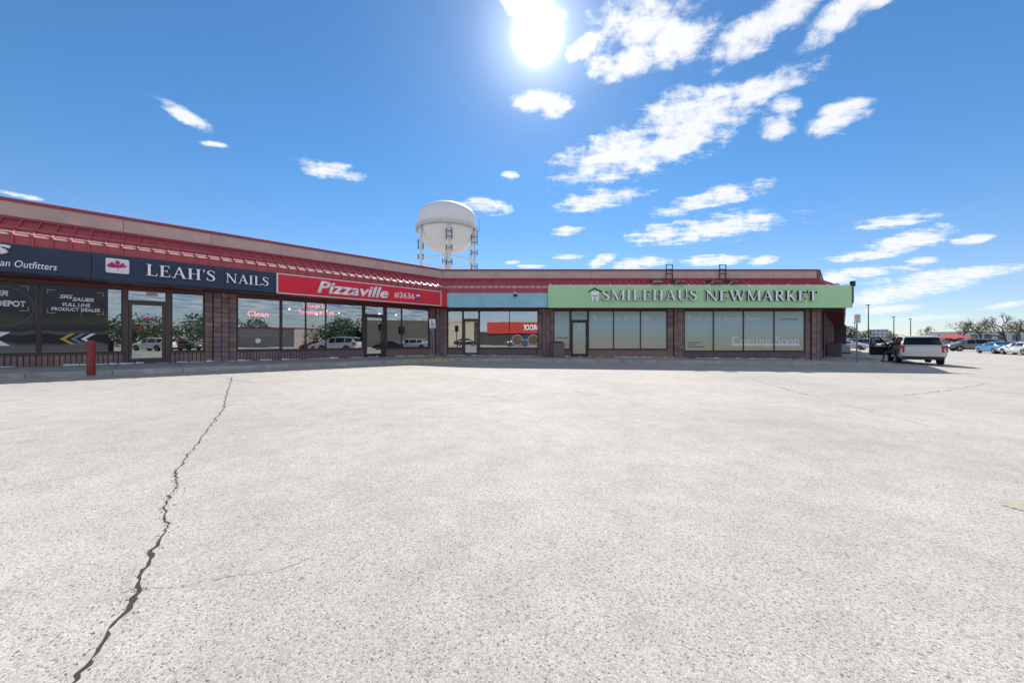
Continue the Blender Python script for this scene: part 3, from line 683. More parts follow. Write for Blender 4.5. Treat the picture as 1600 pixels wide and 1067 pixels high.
        tag(s.b(rb, 'soffit_rib', 'soffit', so_), kind='stuff')
        m = MB(); m.hexa([(lo(OVER),-OVER,Z_SOF-.012),(hi(OVER),-OVER,Z_SOF-.012),(hi(OVER-.08),-OVER+.08,Z_SOF-.012),(lo(OVER-.08),-OVER+.08,Z_SOF-.012)], [(lo(OVER),-OVER,Z_FAS),(hi(OVER),-OVER,Z_FAS),(hi(OVER-.08),-OVER+.08,Z_FAS),(lo(OVER-.08),-OVER+.08,Z_FAS)])
        s.b(m, 'fascia', fascia)
        # roof
        sl = Vector((0, OVER, Z_EAVE-Z_BEND)); nrm = Vector((0, -(Z_EAVE-Z_BEND), OVER)).normalized(); rh = .05
        roof = MB(); zb = Z_FAS+.002
        roof.hexa([(lo(OVER-.1),-OVER+.1,Z_FAS),(hi(OVER-.1),-OVER+.1,Z_FAS),(hi(0),.0,Z_FAS),(lo(0),.0,Z_FAS)], [(lo(OVER-.1),-OVER+.1,Z_BEND-.03),(hi(OVER-.1),-OVER+.1,Z_BEND-.03),(hi(0),.0,Z_EAVE-.05),(lo(0),.0,Z_EAVE-.05)])
        rf = s.b(roof, 'roof', 'red_metal')
        def panel(a0, a1, b0, b1, rib=True):
            """a: along the bend, b: along the top"""
            q = MB(); y0 = -OVER
            q.poly([(a0,y0,Z_BEND),(a1,y0,Z_BEND),(b1,0,Z_EAVE),(b0,0,Z_EAVE)])
            q.poly([(a0,y0,zb),(a1,y0,zb),(a1,y0,Z_BEND),(a0,y0,Z_BEND)])
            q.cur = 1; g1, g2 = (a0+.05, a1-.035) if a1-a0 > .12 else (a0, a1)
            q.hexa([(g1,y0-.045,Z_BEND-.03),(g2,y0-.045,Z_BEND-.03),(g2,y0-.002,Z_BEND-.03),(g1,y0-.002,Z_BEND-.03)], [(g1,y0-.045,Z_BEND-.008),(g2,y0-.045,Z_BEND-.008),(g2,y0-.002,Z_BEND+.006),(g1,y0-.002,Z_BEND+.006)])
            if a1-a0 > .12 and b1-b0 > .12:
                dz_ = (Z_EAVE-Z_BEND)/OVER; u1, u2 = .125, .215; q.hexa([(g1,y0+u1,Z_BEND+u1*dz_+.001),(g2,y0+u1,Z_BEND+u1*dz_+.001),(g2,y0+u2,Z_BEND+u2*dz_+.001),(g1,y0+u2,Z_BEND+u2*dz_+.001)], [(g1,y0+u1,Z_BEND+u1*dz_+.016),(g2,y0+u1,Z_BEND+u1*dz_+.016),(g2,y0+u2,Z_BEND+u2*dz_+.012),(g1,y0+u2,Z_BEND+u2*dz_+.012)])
            q.cur = 0
            if rib:
                h = nrm*rh; rw = .045
                c = [Vector((a0,y0-.0,Z_BEND)), Vector((a0+rw,y0,Z_BEND)), Vector((b0+rw,0,Z_EAVE)), Vector((b0,0,Z_EAVE))]
                q.hexa(c, [v+h for v in c])
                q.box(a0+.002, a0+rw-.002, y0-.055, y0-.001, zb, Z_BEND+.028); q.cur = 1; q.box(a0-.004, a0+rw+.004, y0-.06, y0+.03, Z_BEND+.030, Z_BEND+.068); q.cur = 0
            return q
        x = s.x0; std = None
        n = max(1, round((s.x1-s.x0)/PITCH)); p = (s.x1-s.x0)/n
        L0, H0, L1, H1 = lo(OVER), hi(OVER), lo(0), hi(0)
        for k in range(n):
            xa, xb = s.x0+k*p, s.x0+(k+1)*p
            if xa >= max(L0, L1)-1e-6 and xb <= min(H0, H1)+1e-6:
                if std is None:
                    q = panel(0, p, 0, p); me = q.mesh('roof_panel'); me.materials.append(M['red_metal']); me.materials.append(M['sunlit_dash']); std = me
                o = bpy.data.objects.new('roof_panel', std); COL.objects.link(o); o.parent = rf; o.location = (xa-s.off[0], 0, -s.off[2])
            else:
                cl = lambda v, a, b_: max(a, min(b_, v)); a0, a1, b0, b1 = cl(xa,L0,H0), cl(xb,L0,H0), cl(xa,L1,H1), cl(xb,L1,H1)
                if a1-a0 < .02 and b1-b0 < .02: continue
                s.b(panel(a0, a1, b0, b1, (a1-a0) > .06 and (b1-b0) > .06), 'roof_panel', ('red_metal', 'sunlit_dash'), rf)
        if H0 > s.x1+.01:  # hip end
            a = s.x1
            while a < H0-.02:
                a1 = min(H0, a+p); s.b(panel(a, a1, H1-.001*(H0-a), H1, False), 'roof_panel', ('red_metal', 'sunlit_dash'), rf); a = a1
        dr = .30; yc = -OVER+dr; zc = Z_BEND+dr*(Z_EAVE-Z_BEND)/OVER
        m = MB(); A = lambda x_, y_, z_: (x_, y_, z_)
        m.hexa([A(lo(-yc),yc-.03,zc+.055),A(hi(-yc),yc-.03,zc+.055),A(hi(-yc),yc+.02,zc+.065),A(lo(-yc),yc+.02,zc+.065)], [A(lo(-yc),yc-.03,zc+.10),A(hi(-yc),yc-.03,zc+.10),A(hi(-yc),yc+.02,zc+.11),A(lo(-yc),yc+.02,zc+.11)])
        s.b(m, 'snow_rail', 'red_metal', rf)
        m = MB(); m.hexa([(lo(.05),-.05,Z_EAVE-.01),(hi(.05),-.05,Z_EAVE-.01),(hi(0),.02,Z_EAVE-.01),(lo(0),.02,Z_EAVE-.01)], [(lo(.05),-.05,Z_EAVE+.06),(hi(.05),-.05,Z_EAVE+.06),(hi(0),.02,Z_EAVE+.10),(lo(0),.02,Z_EAVE+.10)])
        s.b(m, 'head_flashing', 'coping', rf)
        # parapet in panels with open joints
        n = max(1, round((s.x1-s.x0)/3.0)); e = [lo(0)+(hi(0)-lo(0))*k/n for k in range(n+1)]
        for k in range(n):
            m = MB(); m.box(e[k]+.006, e[k+1]-.006, .0, .25, Z_EAVE-.3, Z_PAR); s.b(m, 'parapet_panel', 'stucco')
        m = MB(); m.box(lo(0)-.1, hi(0)+.1, .03, .22, Z_EAVE-.3, Z_PAR-.01); s.b(m, 'parapet_core', 'mortar')
        m = MB(); m.hexa([(lo(.05),-.05,Z_PAR+.002),(hi(.05),-.05,Z_PAR+.002),(hi(-.3),.3,Z_PAR+.002),(lo(-.3),.3,Z_PAR+.002)], [(lo(.05),-.05,Z_PAR+.10),(hi(.05),-.05,Z_PAR+.10),(hi(-.3),.3,Z_PAR+.11),(lo(-.3),.3,Z_PAR+.11)])
        s.b(m, 'coping', 'coping')
        m = MB(); m.hexa([(lo(-.25),.25,4.9),(hi(-.25),.25,4.9),(hi(-.25),12,4.9),(lo(-.25),12,4.9)], [(lo(-.25),.25,5.0),(hi(-.25),.25,5.0),(hi(-.25),12,5.0),(lo(-.25),12,5.0)]); s.b(m, 'roof_deck', 'concrete')
        m = MB(); m.box(s.x0+.01, s.x1-.01, 11.7, 12, -.5, 4.89); s.b(m, 'rear_wall', 'stucco')

# --- outfitters shop at the near end of the left wing
U1 = Unit('shop_unit', 'left', -22.0, -13.42, 'outfitters shop with black photo film over its windows, at the left edge')
U1.header(); U1.room(); U1.canopy('charcoal')
U1.pier(-22.0, -21.4); U1.knee(-21.4, -13.42, .72, False)
w1 = U1.window(-21.4, -15.25, .72, panes=[-18.3])
w2 = U1.window(-15.25, -13.42, .72, panes=[])
def on(u, parent, m, name, mt): return u.b(m, name, mt, parent)
# films on the inside face of the glass; the print stands out on the street side
FY = .046
m = MB(); m.box(-21.3, -15.31, .040, .0485, .775, 2.925); on(U1, w1, m, 'film', 'film_photo')
m = MB(); m.box(-15.19, -13.78, .040, .0485, .775, 2.925); on(U1, w2, m, 'film', 'film_photo')
PY = .038
def ring(u, par, cx, cz, r, wd, mt, y=PY):
    m = MB(); n = 40
    for k in range(n):
        a, b_ = 2*math.pi*k/n, 2*math.pi*(k+1)/n
        m.poly([(cx+r*math.cos(a), y, cz+r*math.sin(a)), (cx+r*math.cos(b_), y, cz+r*math.sin(b_)), (cx+(r-wd)*math.cos(b_), y, cz+(r-wd)*math.sin(b_)), (cx+(r-wd)*math.cos(a), y, cz+(r-wd)*math.sin(a))])
    return u.b(m, 'ring_print', mt, par)
def flat(u, par, polys, mt, name='print', y=PY):
    m = MB()
    for p in polys: m.poly([(a, y, c) for a, c in p])
    return u.b(m, name, mt, par)
ring(U1, w2, -14.10, 2.02, .30, .02, 'ring_print'); ring(U1, w1, -15.95, 2.20, .62, .03, 'ring_print')
def brackets(u, par, x0, x1, z0, z1, l=.17, wd=.022, only=None):
    P = []
    for (x, sx) in ((x0, 1), (x1, -1)):
        for (z, sz) in ((z0, 1), (z1, -1)):
            if only and x != only: continue
            P.append([(x, z), (x+sx*l, z), (x+sx*l, z+sz*wd), (x, z+sz*wd)]); P.append([(x, z+sz*wd), (x+sx*wd, z+sz*wd), (x+sx*wd, z+sz*l*.8), (x, z+sz*l*.8)])
    flat(u, par, P, 'gold_print', 'bracket_print')
brackets(U1, w2, -15.09, -13.88, 2.03, 2.80); brackets(U1, w1, -17.2, -15.44, 2.07, 2.86)
put_text(w2, 'SIG', -14.84, -14.56, 2.53, 2.66, PY-.001, 'white_print', shear=.28, bold=.03, off=U1.off); put_text(w2, 'SAUER', -14.57, -14.10, 2.46, 2.585, PY-.001, 'white_print', shear=.28, bold=.03, off=U1.off)
put_text(w2, 'FULL LINE', -14.77, -14.18, 2.28, 2.39, PY-.001, 'white_print', bold=.02, off=U1.off); put_text(w2, 'PRODUCT DEALER', -15.0, -13.95, 2.12, 2.235, PY-.001, 'white_print', bold=.02, off=U1.off)
put_text(w1, 'SAUER', -16.45, -15.82, 2.52, 2.68, PY-.001, 'white_print', shear=.28, bold=.03, off=U1.off); put_text(w1, 'DEPOT', -16.05, -15.50, 2.20, 2.38, PY-.001, 'white_print', bold=.03, off=U1.off)
def chevron(u, par, x, z, h, wd, mt): flat(u, par, [[(x, z), (x+h*.62, z+h/2), (x+h*.62+wd, z+h/2), (x+wd, z)], [(x, z), (x+wd, z), (x+h*.62+wd, z-h/2), (x+h*.62, z-h/2)]], mt, 'chevron_print', PY-.001)
for k, c in enumerate(('yellow_print', 'grey_print', 'white_print')): chevron(U1, w2, -14.83+k*.22, 1.20, .36, .11, c)
chevron(U1, w1, -16.3, 1.20, .42, .26, 'white_print')
for x in (-13.62,):
    m = MB(); m.box(x-.01, x+.01, .10, .12, .9, 2.9); U1.b(m, 'display_post', 'white_trim', w2)
m = MB(); m.box(-13.76, -13.46, .3, .6, .78, 1.35); U1.b(m, 'display_box', 'white_trim', w2)

# --- nail salon
U2 = Unit('shop_unit', 'left', -13.42, -8.60, 'nail salon with white blinds and a bronze glass door')
U2.header(); rm = U2.room(); U2.canopy('charcoal')
d2 = U2.door(-13.36, -12.28, hinge=1, number='77')
m = MB(); m.box(-13.42, -13.362, -.002, .2, .1, Z_HEAD); U2.b(m, 'jamb_post', 'door_bronze'); m = MB(); m.box(-12.278, -12.20, -.002, .2, .1, Z_HEAD); U2.b(m, 'jamb_post', 'door_bronze')
U2.knee(-12.20, -11.22, .72, False); w3 = U2.window(-12.20, -11.22, .72)
U2.pier(-11.22, -10.96); U2.pier(-10.96, -10.47, .10); U2.pier(-10.47, -10.20)
U2.knee(-10.20, -8.60, .72, False); w4 = U2.window(-10.20, -8.60, .72)
def blind(u, par, x0, x1, z0, z1):
    m = MB(); z = z1
    while z > z0:
        m.add([(x0,.20,z),(x1,.20,z),(x1,.24,z-.075),(x0,.24,z-.075)], [(0,1,2,3)]); z -= .112
    m.box(x0, x1, .19, .24, z1, z1+.05); m.box(x0, x1, .20, .235, z0-.03, z0)
    tag(u.b(m, 'blind', 'blind', par), kind='stuff')
blind(U2, w3, -12.13, -11.28, 1.35, 2.88); blind(U2, w4, -10.12, -8.68, 1.42, 2.88); blind(U2, d2, -13.18, -12.46, 1.75, 2.3)
put_serif(d2, "LEAH'S NAILS", -13.13, -12.53, 1.735, 1.80, .034, 'white_print', off=U2.off)
def lotus(u, par, cx, cz, s_, y, mt, d=.004, name='logo'):
    """five-petalled flower mark"""
    m = MB()
    def petal(a, l, w_, sh=0):
        ca, sa = math.cos(R(a)), math.sin(R(a)); P = []
        for (t, q) in ((0,0),(.35,.32),(.7,.5),(.92,.34),(1,.05),(.86,-.12),(.94,-.38),(.7,-.5),(.35,-.30)):
            x, z = t*l, q*w_; P.append((cx+s_*(x*ca-z*sa), cz-.30*s_+s_*(x*sa+z*ca)))
        m.prism_y(P, y-d, y)
    petal(90, .78, .34); petal(48, .72, .26); petal(133, .74, .30); petal(22, .72, .20); petal(162, .78, .36)
    m.prism_y([(cx-.02*s_, cz-.26*s_), (cx+.05*s_, cz-.5*s_), (cx+.10*s_, cz-.5*s_), (cx+.02*s_, cz-.26*s_)], y-d, y)
    return u.b(m, name, mt, par)
lotus(U2, d2, -12.82, 1.93, .20, .036, 'magenta', .002)
m = MB(); m.box(-13.20, -12.90, .030, .036, 1.58, 1.66); U2.b(m, 'sticker', 'int_red', d2)
m = MB(); m.box(-13.22, -12.98, .014, .020, .50, .62); U2.b(m, 'notice', 'sign_white', d2)
m = MB(); m.box(-12.85, -12.55, -.004, .045, 2.80, 2.93); U2.b(m, 'taped_card', 'paper', d2)
m = MB(); m.box(-10.1, -8.7, .10, .13, 1.30, 1.40); U2.b(m, 'shelf_edge', 'white_trim', w4)
m = MB(); m.disc_y(-9.45, .041, 1.13, .10, .10, 24, .004); U2.b(m, 'decal', 'pale_print', w4)

# --- pizza shop
U3 = Unit('shop_unit', 'left', -8.60, 0.0, 'pizza shop with wide clear windows below a red sign', hi=lambda d: -MIT*d)
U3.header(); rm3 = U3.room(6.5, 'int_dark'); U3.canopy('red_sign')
U3.knee(-8.60, -4.90, .70, True); w5 = U3.window(-8.60, -4.90, .70, panes=[-7.60, -6.72])
d3 = U3.door(-4.86, -3.72, hinge=-1, frame='bronze', number='77B')
m = MB(); m.box(-4.90, -4.862, -.002, .2, .1, Z_HEAD); U3.b(m, 'jamb_post', 'bronze'); m = MB(); m.box(-3.718, -3.66, -.002, .2, .1, Z_HEAD); U3.b(m, 'jamb_post', 'bronze')
U3.knee(-3.66, -.92, .70, True); w6 = U3.window(-3.66, -.92, .70, panes=[-2.72])
U3.pier(-.92, -.55); U3.pier(-.55, -.042, .10); m = MB(); m.box(-.10, .10, .012, .2, -.1, Z_HEAD); U3.b(m, 'corner_core', 'mortar')
# inside: counter, menu board, hanging lamps
m = MB(); m.box(-7.8, -2.4, 3.6, 4.2, .2, 1.25); m.box(-7.9, -2.3, 3.5, 4.3, 1.252, 1.30); U3.b(m, 'counter', 'int_red', rm3)
m = MB(); m.box(-6.9, -3.0, 6.30, 6.42, 2.0, 2.8); U3.b(m, 'menu_board', 'int_red', rm3)
m = MB(); m.box(-1.7, -.9, 4.2, 5.0, .2, 1.9); U3.b(m, 'drinks_cooler', 'wrap', rm3)
for (x, y) in ((-7.9,1.6),(-6.9,2.6),(-6.2,1.6),(-5.2,2.6),(-3.3,1.6),(-2.9,3.0),(-2.2,1.7),(-1.4,2.6),(-5.8,4.5),(-3.9,4.5)):
    m = MB(); m.lathe([(.0,0),(.03,.006),(.042,.03),(.03,.06),(0,.065)], (x, y, 2.66), 12)
    U3.b(m, 'pendant_lamp', 'lamp_glow', rm3)

# --- vacant-looking unit under the pale blue band
U4 = Unit('shop_unit', 'front', 0.0, 6.40, 'shop under the blank pale blue band in the inner corner', lo=lambda d: MIT*d)
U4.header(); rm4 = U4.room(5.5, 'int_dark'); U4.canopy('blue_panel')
U4.pier(.042, .30, .10)
U4.knee(.30, 1.25, .65, True); w7 = U4.window(.30, 1.25, .65)
d4 = U4.door(1.25, 2.27, hinge=1)
U4.knee(2.27, 5.93, .65, True); w8 = U4.window(2.27, 5.93, .65, panes=[4.14])
U4.pier(5.93, 6.16); U4.pier(6.16, 6.40, .10)
for (x, z, r_, mt) in ((4.62, 1.15, .34, 'food_a'), (5.62, 1.15, .35, 'food_a'), (5.10, .96, .25, 'food_b')):
    m = MB(); m.disc_y(x, .040-(.004 if r_ < .3 else 0), z, r_, r_, 32, .006); o = U4.b(m, 'round_decal', 'white_print', w8)
    m = MB(); m.disc_y(x, .036-(.004 if r_ < .3 else 0), z, r_*.9, r_*.9, 32, .003); U4.b(m, 'decal_picture', mt, w8)
flat(U4, w8, [[(4.9,1.25),(5.0,1.42),(5.25,1.5),(5.5,1.46),(5.5,1.30),(5.15,1.20)]], 'sign_blue', 'decal_picture', .042)

for a, b_ in ((.56,2.45),(2.456,4.40),(4.406,6.385)):
    m = MB(); m.box(a, b_, -OVER-.035, -OVER-.003, 3.065, 3.90); U4.b(m, 'band_panel', 'blue_panel')
# --- dental clinic
U5 = Unit('shop_unit', 'front', 6.40, LEN, 'dental clinic with pale printed film over all its windows', cat='dental clinic', hi=lambda d: LEN+MITR*d)
U5.header(); U5.room(2.0); U5.canopy('green_panel')
U5.pier(6.40, 6.64, .10); U5.pier(6.64, 6.88)
U5.knee(6.88, 7.92, .575, True); w9 = U5.window(6.88, 7.92, .575, film='film_dental')
d5 = U5.door(7.92, 9.02, film='film_dental', hinge=-1, frame='bronze')
U5.knee(9.02, 13.93, .575, True); w10 = U5.window(9.02, 13.93, .575, panes=[10.60, 12.27], film='film_dental')
U5.pier(13.93, 14.29); U5.pier(14.29, 14.77, .10); U5.pier(14.77, 14.96)
U5.knee(14.96, 22.46, .46, True); w11 = U5.window(14.96, 22.46, .46, panes=[16.79, 18.65, 20.55], film='film_dental')
U5.pier(22.46, 22.77); U5.pier(22.77, LEN, .10)
put_serif(w10, 'A reason to smile', 9.23, 12.85, 2.39, 2.73, .044, 'pale_print', off=U5.off)
put_serif(w11, 'Your smile begins here', 15.18, 19.73, 2.24, 2.70, .044, 'pale_print', off=U5.off)
flat(U5, w11, [[(17.95, .80), (22.12, .80), (22.12, .93), (17.95, .93)]], 'pale_print', 'underline_print', .045)
put_serif(w11, 'Coming Soon', 17.95, 22.12, .70, 1.40, .042, 'white_print', off=U5.off)
put_text(d5, 'Unit 2B', 8.22, 8.70, 2.68, 2.80, .044, 'dark_print', off=U5.off)
def fine_print(par, x0, lens, z, dzz=.13, h=.045):
    flat(U5, par, [[(x0, z-k*dzz), (x0+l, z-k*dzz), (x0+l, z-k*dzz+h), (x0, z-k*dzz+h)] for k, l in enumerate(lens)], 'dark_print', 'fine_print', .045)
fine_print(w11, 15.2, (.75,.55,1.05), .98); fine_print(w11, 20.95, (1.1,), 2.42); fine_print(w9, 7.05, (.75,), 1.28); fine_print(d5, 8.20, (.5,.42), 1.62, .09, .03)
def tooth(u, par, cx, cz, s_, y, d, mt, name='tooth_mark', off=None):
    P = [(-.5,.30),(-.46,.44),(-.30,.50),(-.10,.45),(.10,.45),(.30,.50),(.46,.44),(.5,.30),(.46,.0),(.40,-.25),(.36,-.5),(.20,-.52),(.14,-.30),(.06,-.14),(-.06,-.14),(-.14,-.30),(-.20,-.52),(-.36,-.5),(-.40,-.25),(-.46,.0)]
    m = MB(); m.prism_y([(cx+a*s_*.82, cz+c*s_) for a, c in P], y-d, y); return m.build(name, mt, par, off if off else u.off)
tooth(U5, d5, 8.46, 1.92, .16, .036, .002, 'white_print')

# --- side wing running away from the corner
U6 = Unit('shop_unit', 'side', 0.0, 36.0, 'shop row receding along the side walkway behind the clinic corner', lo=lambda d: -MITR*d)
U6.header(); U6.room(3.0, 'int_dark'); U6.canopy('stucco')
x = .25
U6.pier(0.004, .25, .10, joined=True)
while x < 35.5:
    a = min(36, x+3.6)
    if x > .4: U6.pier(x, x+.55, .12, joined=True); x0_ = x+.55
    else: x0_ = x
    b_ = min(a, 35.95)
    if b_-x0_ > .5: U6.knee(x0_, b_, .45, True); U6.window(x0_, b_, .45, panes=[(x0_+b_)/2])
    x = a

U6.pier(34.0, 35.9, 1.35, joined=True)
# ------------------------------------------------------------------ signs on the fascias
def sign_root(name, wing, xc, z, label, y=-OVER):
    org, ang = WINGS[wing]; p = org+Vector((math.cos(ang), math.sin(ang), 0))*xc+Vector((math.sin(ang), -math.cos(ang), 0))*(-y)
    return empty(name, (p.x, p.y, z), ang, label=label, cat='sign', group='signs on the shop fascias'), (xc, y, z)
FRT = -OVER
r, o_ = sign_root('shop_sign', 'left', -17.5, 3.5, 'dark sign panel cut by the left edge, ending in an Outfitters')
for a, b_ in ((-22.0,-18.0),(-17.995,-14.06)):
    m = MB(); m.box(a, b_, FRT-.06, FRT-.003, 3.12, 3.93); m.build('panel', 'charcoal', r, o_)
put_text(r, 'S', -15.92, -15.55, 3.60, 3.88, FRT-.12, 'letter_white', 'letter_side', .055, shear=.2, bold=.05, off=o_, split=True)
put_text(r, 'an Outfitters', -15.74, -14.73, 3.27, 3.47, FRT-.075, 'letter_white', 'letter_side', .012, shear=.22, off=o_, split=True)
r, o_ = sign_root('shop_sign', 'left', -11.55, 3.5, "navy sign with a pink flower badge and white LEAH'S NAILS letters")
e = [-14.05, -12.4, -10.73, -9.07]
for k in range(3):
    m = MB(); m.box(e[k]+.004, e[k+1]-.004, FRT-.06, FRT-.003, 3.12, 3.94); m.build('panel', 'navy', r, o_)
m = MB(); bd = []; cx, cz, hw, hh, rr = -13.49, 3.58, .26, .235, .05
for (sx, sz, a0) in ((1,1,0),(-1,1,90),(-1,-1,180),(1,-1,270)): bd += [(cx+sx*(hw-rr)+rr*math.cos(R(a0+q)), cz+sz*(hh-rr)+rr*math.sin(R(a0+q))) for q in (0,30,60,90)]
m.prism_y(bd, FRT-.13, FRT-.062); bdg = m.build('badge', 'white_trim', r, o_)
m = lotus(type('Q', (), {'b': staticmethod(lambda mm, n, mt, par: mm.build(n, mt, par, o_))}), bdg, -13.49, 3.615, .325, FRT-.131, 'magenta', .004, 'flower_mark')
put_serif(r, "LEAH'S", -12.83, -11.02, 3.36, 3.76, FRT-.13, 'letter_white', 'letter_side', .045, off=o_, split=True, gap=.03)
put_serif(r, 'NAILS', -10.72, -9.33, 3.36, 3.72, FRT-.13, 'letter_white', 'letter_side', .045, off=o_, split=True, gap=.03)
r, o_ = sign_root('shop_sign', 'left', -5.0, 3.5, 'red Pizzaville sign box with white border')
m = MB(); m.box(-9.05, -1.0, FRT-.16, FRT-.003, 3.10, 3.94); m.build('sign_box', 'white_trim', r, o_)
m = MB(); m.box(-9.0, -1.05, FRT-.168, FRT-.158, 3.14, 3.90); m.build('face', 'red_sign', r, o_)
put_text(r, 'Pizzaville', -7.52, -4.20, 3.26, 3.80, FRT-.20, 'letter_white', 'letter_blue', .034, shear=.25, thin={'a': .012}, bold=.026, off=o_, split=True)
put_text(r, '#3636', -3.88, -2.72, 3.33, 3.66, FRT-.178, 'letter_white', 'letter_white', .012, bold=.0, off=o_, split=True)
m = MB(); m.prism_y([(-2.62,3.52),(-2.62,3.57),(-2.56,3.62),(-2.44,3.62),(-2.38,3.57),(-2.38,3.52)], FRT-.178, FRT-.167); m.build('emblem_top', 'letter_white', r, o_)
m = MB(); m.box(-2.61, -2.39, FRT-.177, FRT-.167, 3.35, 3.42); m.box(-2.61, -2.39, FRT-.177, FRT-.167, 3.44, 3.505); m.build('emblem_base', 'letter_blue', r, o_)
r, o_ = sign_root('shop_sign', 'front', 15.2, 3.6, 'long green SMILEHAUS NEWMARKET sign with a tooth mark')
GY = FRT-.16; e = [6.40+k*(24.05-6.40)/5 for k in range(6)]
for k in range(5):
    m = MB(); m.box(e[k]+.0015, e[k+1]-.0015, GY, FRT-.003, 3.04, 4.31); m.build('panel', 'green_panel', r, o_)
put_serif(r, 'SMILEHAUS', 9.50, 14.98, 3.45, 4.05, GY-.16, 'letter_white', 'letter_side', .13, off=o_, split=True, gap=.05)
put_serif(r, 'NEWMARKET', 15.45, 21.95, 3.42, 4.02, GY-.16, 'letter_white', 'letter_side', .13, off=o_, split=True, gap=.05)
tooth(None, r, 9.10, 3.70, .58, GY-.025, .07, 'letter_white', off=o_)
m = MB(); m.prism_y([(8.72,3.98),(9.10,4.20),(9.52,3.98),(9.48,3.93),(9.10,4.12),(8.76,3.93)], GY-.05, GY-.002); m.build('roof_mark', 'int_dark', r, o_)
m = MB(); m.prism_y([(8.93,3.74),(9.02,3.67),(9.10,3.655),(9.18,3.67),(9.27,3.74),(9.24,3.76),(9.10,3.69),(8.96,3.76)], GY-.099, GY-.094); m.build('smile_mark', 'letter_side', r, o_)
m = MB(); m.box(6.42, 24.0, GY+.02, GY+.06, 4.318, 4.36); m.build('light_rail', 'white_trim', r, o_)
for k in range(16):
    x = 6.55+k*1.15; m = MB(); m.box(x-.035, x+.035, GY-.02, GY+.018, 4.30, 4.40); m.build('rail_bracket', 'white_trim', r, o_)
# flood lamps on arms above the green sign
for k, x in enumerate((12.7, 14.0, 16.1, 17.2)):
    p = ORG+Vector((x, -OVER, 0)); q = empty('flood_lamp', (p.x, p.y, 4.36), 0, label='black flood lamp on an arm over the green sign, '+('leftmost','second from left','third from left','rightmost')[k]+' of four', cat='lamp', group='flood lamps over the green sign')
    m = MB(); m.tube([(0,.35,.25),(0,.05,.33),(.05,-.25,.22)], .022, 6); m.build('arm', 'dark_metal', q)
    m = MB(); m.hexa([(-.26,-.42,.05),(.30,-.42,.05),(.30,-.20,.12),(-.26,-.20,.12)], [(-.22,-.40,.14),(.26,-.40,.14),(.26,-.20,.22),(-.22,-.20,.22)]); m.build('lamp_head', 'dark_metal', q)
    m = MB(); m.box(-.25, .25, .30, .36, .20, .34); m.build('mount', 'dark_metal', q)
# roof hatch ladders
for k, x in enumerate((14.0, 17.3)):
    p = ORG+Vector((x, 0, 0)); q = empty('roof_ladder', (p.x, p.y, 4.8), 0, label=('dark ladder top standing above the parapet, left of the two', 'dark ladder top standing above the parapet, right of the two')[k], cat='ladder', group='ladder tops on the parapet')
    for a in (-.19, .19):
        m = MB(); m.tube([(a,-.10,.10),(a,-.10,1.02)], .028, 6); m.build('rail', 'dark_metal', q)
    for z in (.45,.72,.98):
        m = MB(); m.tube([(-.19,-.10,z),(.19,-.10,z)], .02, 6); m.build('rung', 'dark_metal', q)
# conductor head and downpipe at the corner
p = ORG+Vector((24.13, -OVER-.04, 0)); q = empty('downpipe', (p.x, p.y, 3.1), 0, label='dark rain pipe on the end of the green sign', cat='pipe')
m = MB(); m.tube([(0,0,-.02),(.12,.02,.28),(.12,.02,1.25)], .055, 8); m.build('pipe', 'post_metal', q)
m = MB(); m.box(.03,.21,-.06,.12,1.2,1.50); m.build('rain_head', 'dark_metal', q)
# dome camera under the blue band
p = ORG+Vector((4.5, -OVER-.02, 0)); q = empty('security_camera', (p.x, p.y, 3.85), 0, label='small dark security camera hung on the pale blue band', cat='camera')
m = MB(); m.box(-.05,.05,-.02,.03,-.06,.12); m.build('bracket', 'sign_white', q); m = MB(); m.lathe([(0,-.18),(.08,-.16),(.11,-.08),(.10,-.02),(0,-.015)], (0,-.10,0), 14); m.build('dome', 'letter_side', q)

# signs hung behind the glass
def in_left(x, y, z): p = ORG+L_DIR*x-L_NRM*y; return (p.x, p.y, z)
q = empty('led_sign', in_left(-9.45, .14, 2.12), R(45), label='red lit Clean sign behind the blinds window', cat='sign')
m = MB(); m.box(-.50,.50,.02,.05,0,.36); m.build('panel', 'led_panel', q); put_text(q, 'Clean', -.36, .40, .06, .30, .012, 'led_red', d=.006, bold=.01, name='lettering')
q = empty('led_sign', in_left(-7.15, .16, 2.30), R(45), label='red lit topping price sign high in the pizza window', cat='sign')
put_text(q, 'X-Large 1-', -.55, .45, .36, .58, 0, 'led_red', d=.006, bold=.015); put_text(q, 'Topping $13.99', -.75, .85, .04, .28, 0, 'led_red', d=.006, bold=.015)
m = MB()
for x in (-.95, .98): m.box(x-.012, x+.012, .0, .02, -.12, .62)
m.box(-.95, -.70, .0, .02, -.14, -.122); m.box(.72, .98, .0, .02, -.14, -.122); m.build('frame', 'white_trim', q)
q = empty('poster', in_left(-5.65, .10, 1.32), R(45), label='tall pale food poster in the pizza window', cat='poster')
m = MB(); m.box(-.43,.43,0,.01,0,1.15); m.build('sheet', 'paper', q); m = MB()
for k in range(9): m.disc_y(random.uniform(-.3,.3), -.004-k*.0006, random.uniform(.12,.5), random.uniform(.05,.11), random.uniform(.04,.08), 14, .003)
m.build('food_print', 'food_a', q); m = MB(); m.box(-.38,.38,-.003,-.001,.98,1.03); m.box(-.38,.38,-.003,-.001,.85,.90); m.build('print_band', 'int_red', q)
q = empty('poster', in_left(-1.85, .10, 1.25), R(45), label='narrow pale poster in the pizza window beside the corner', cat='poster')
m = MB(); m.box(-.38,.38,0,.01,0,1.05); m.build('sheet', 'paper', q); m = MB(); m.box(-.34,.34,-.003,-.001,.88,1.0); m.build('print_band', 'int_red', q)
q = empty('menu_box', in_left(-2.72, -.06, 1.50), R(45), label='black box fixed on the mullion of the pizza window', cat='box')
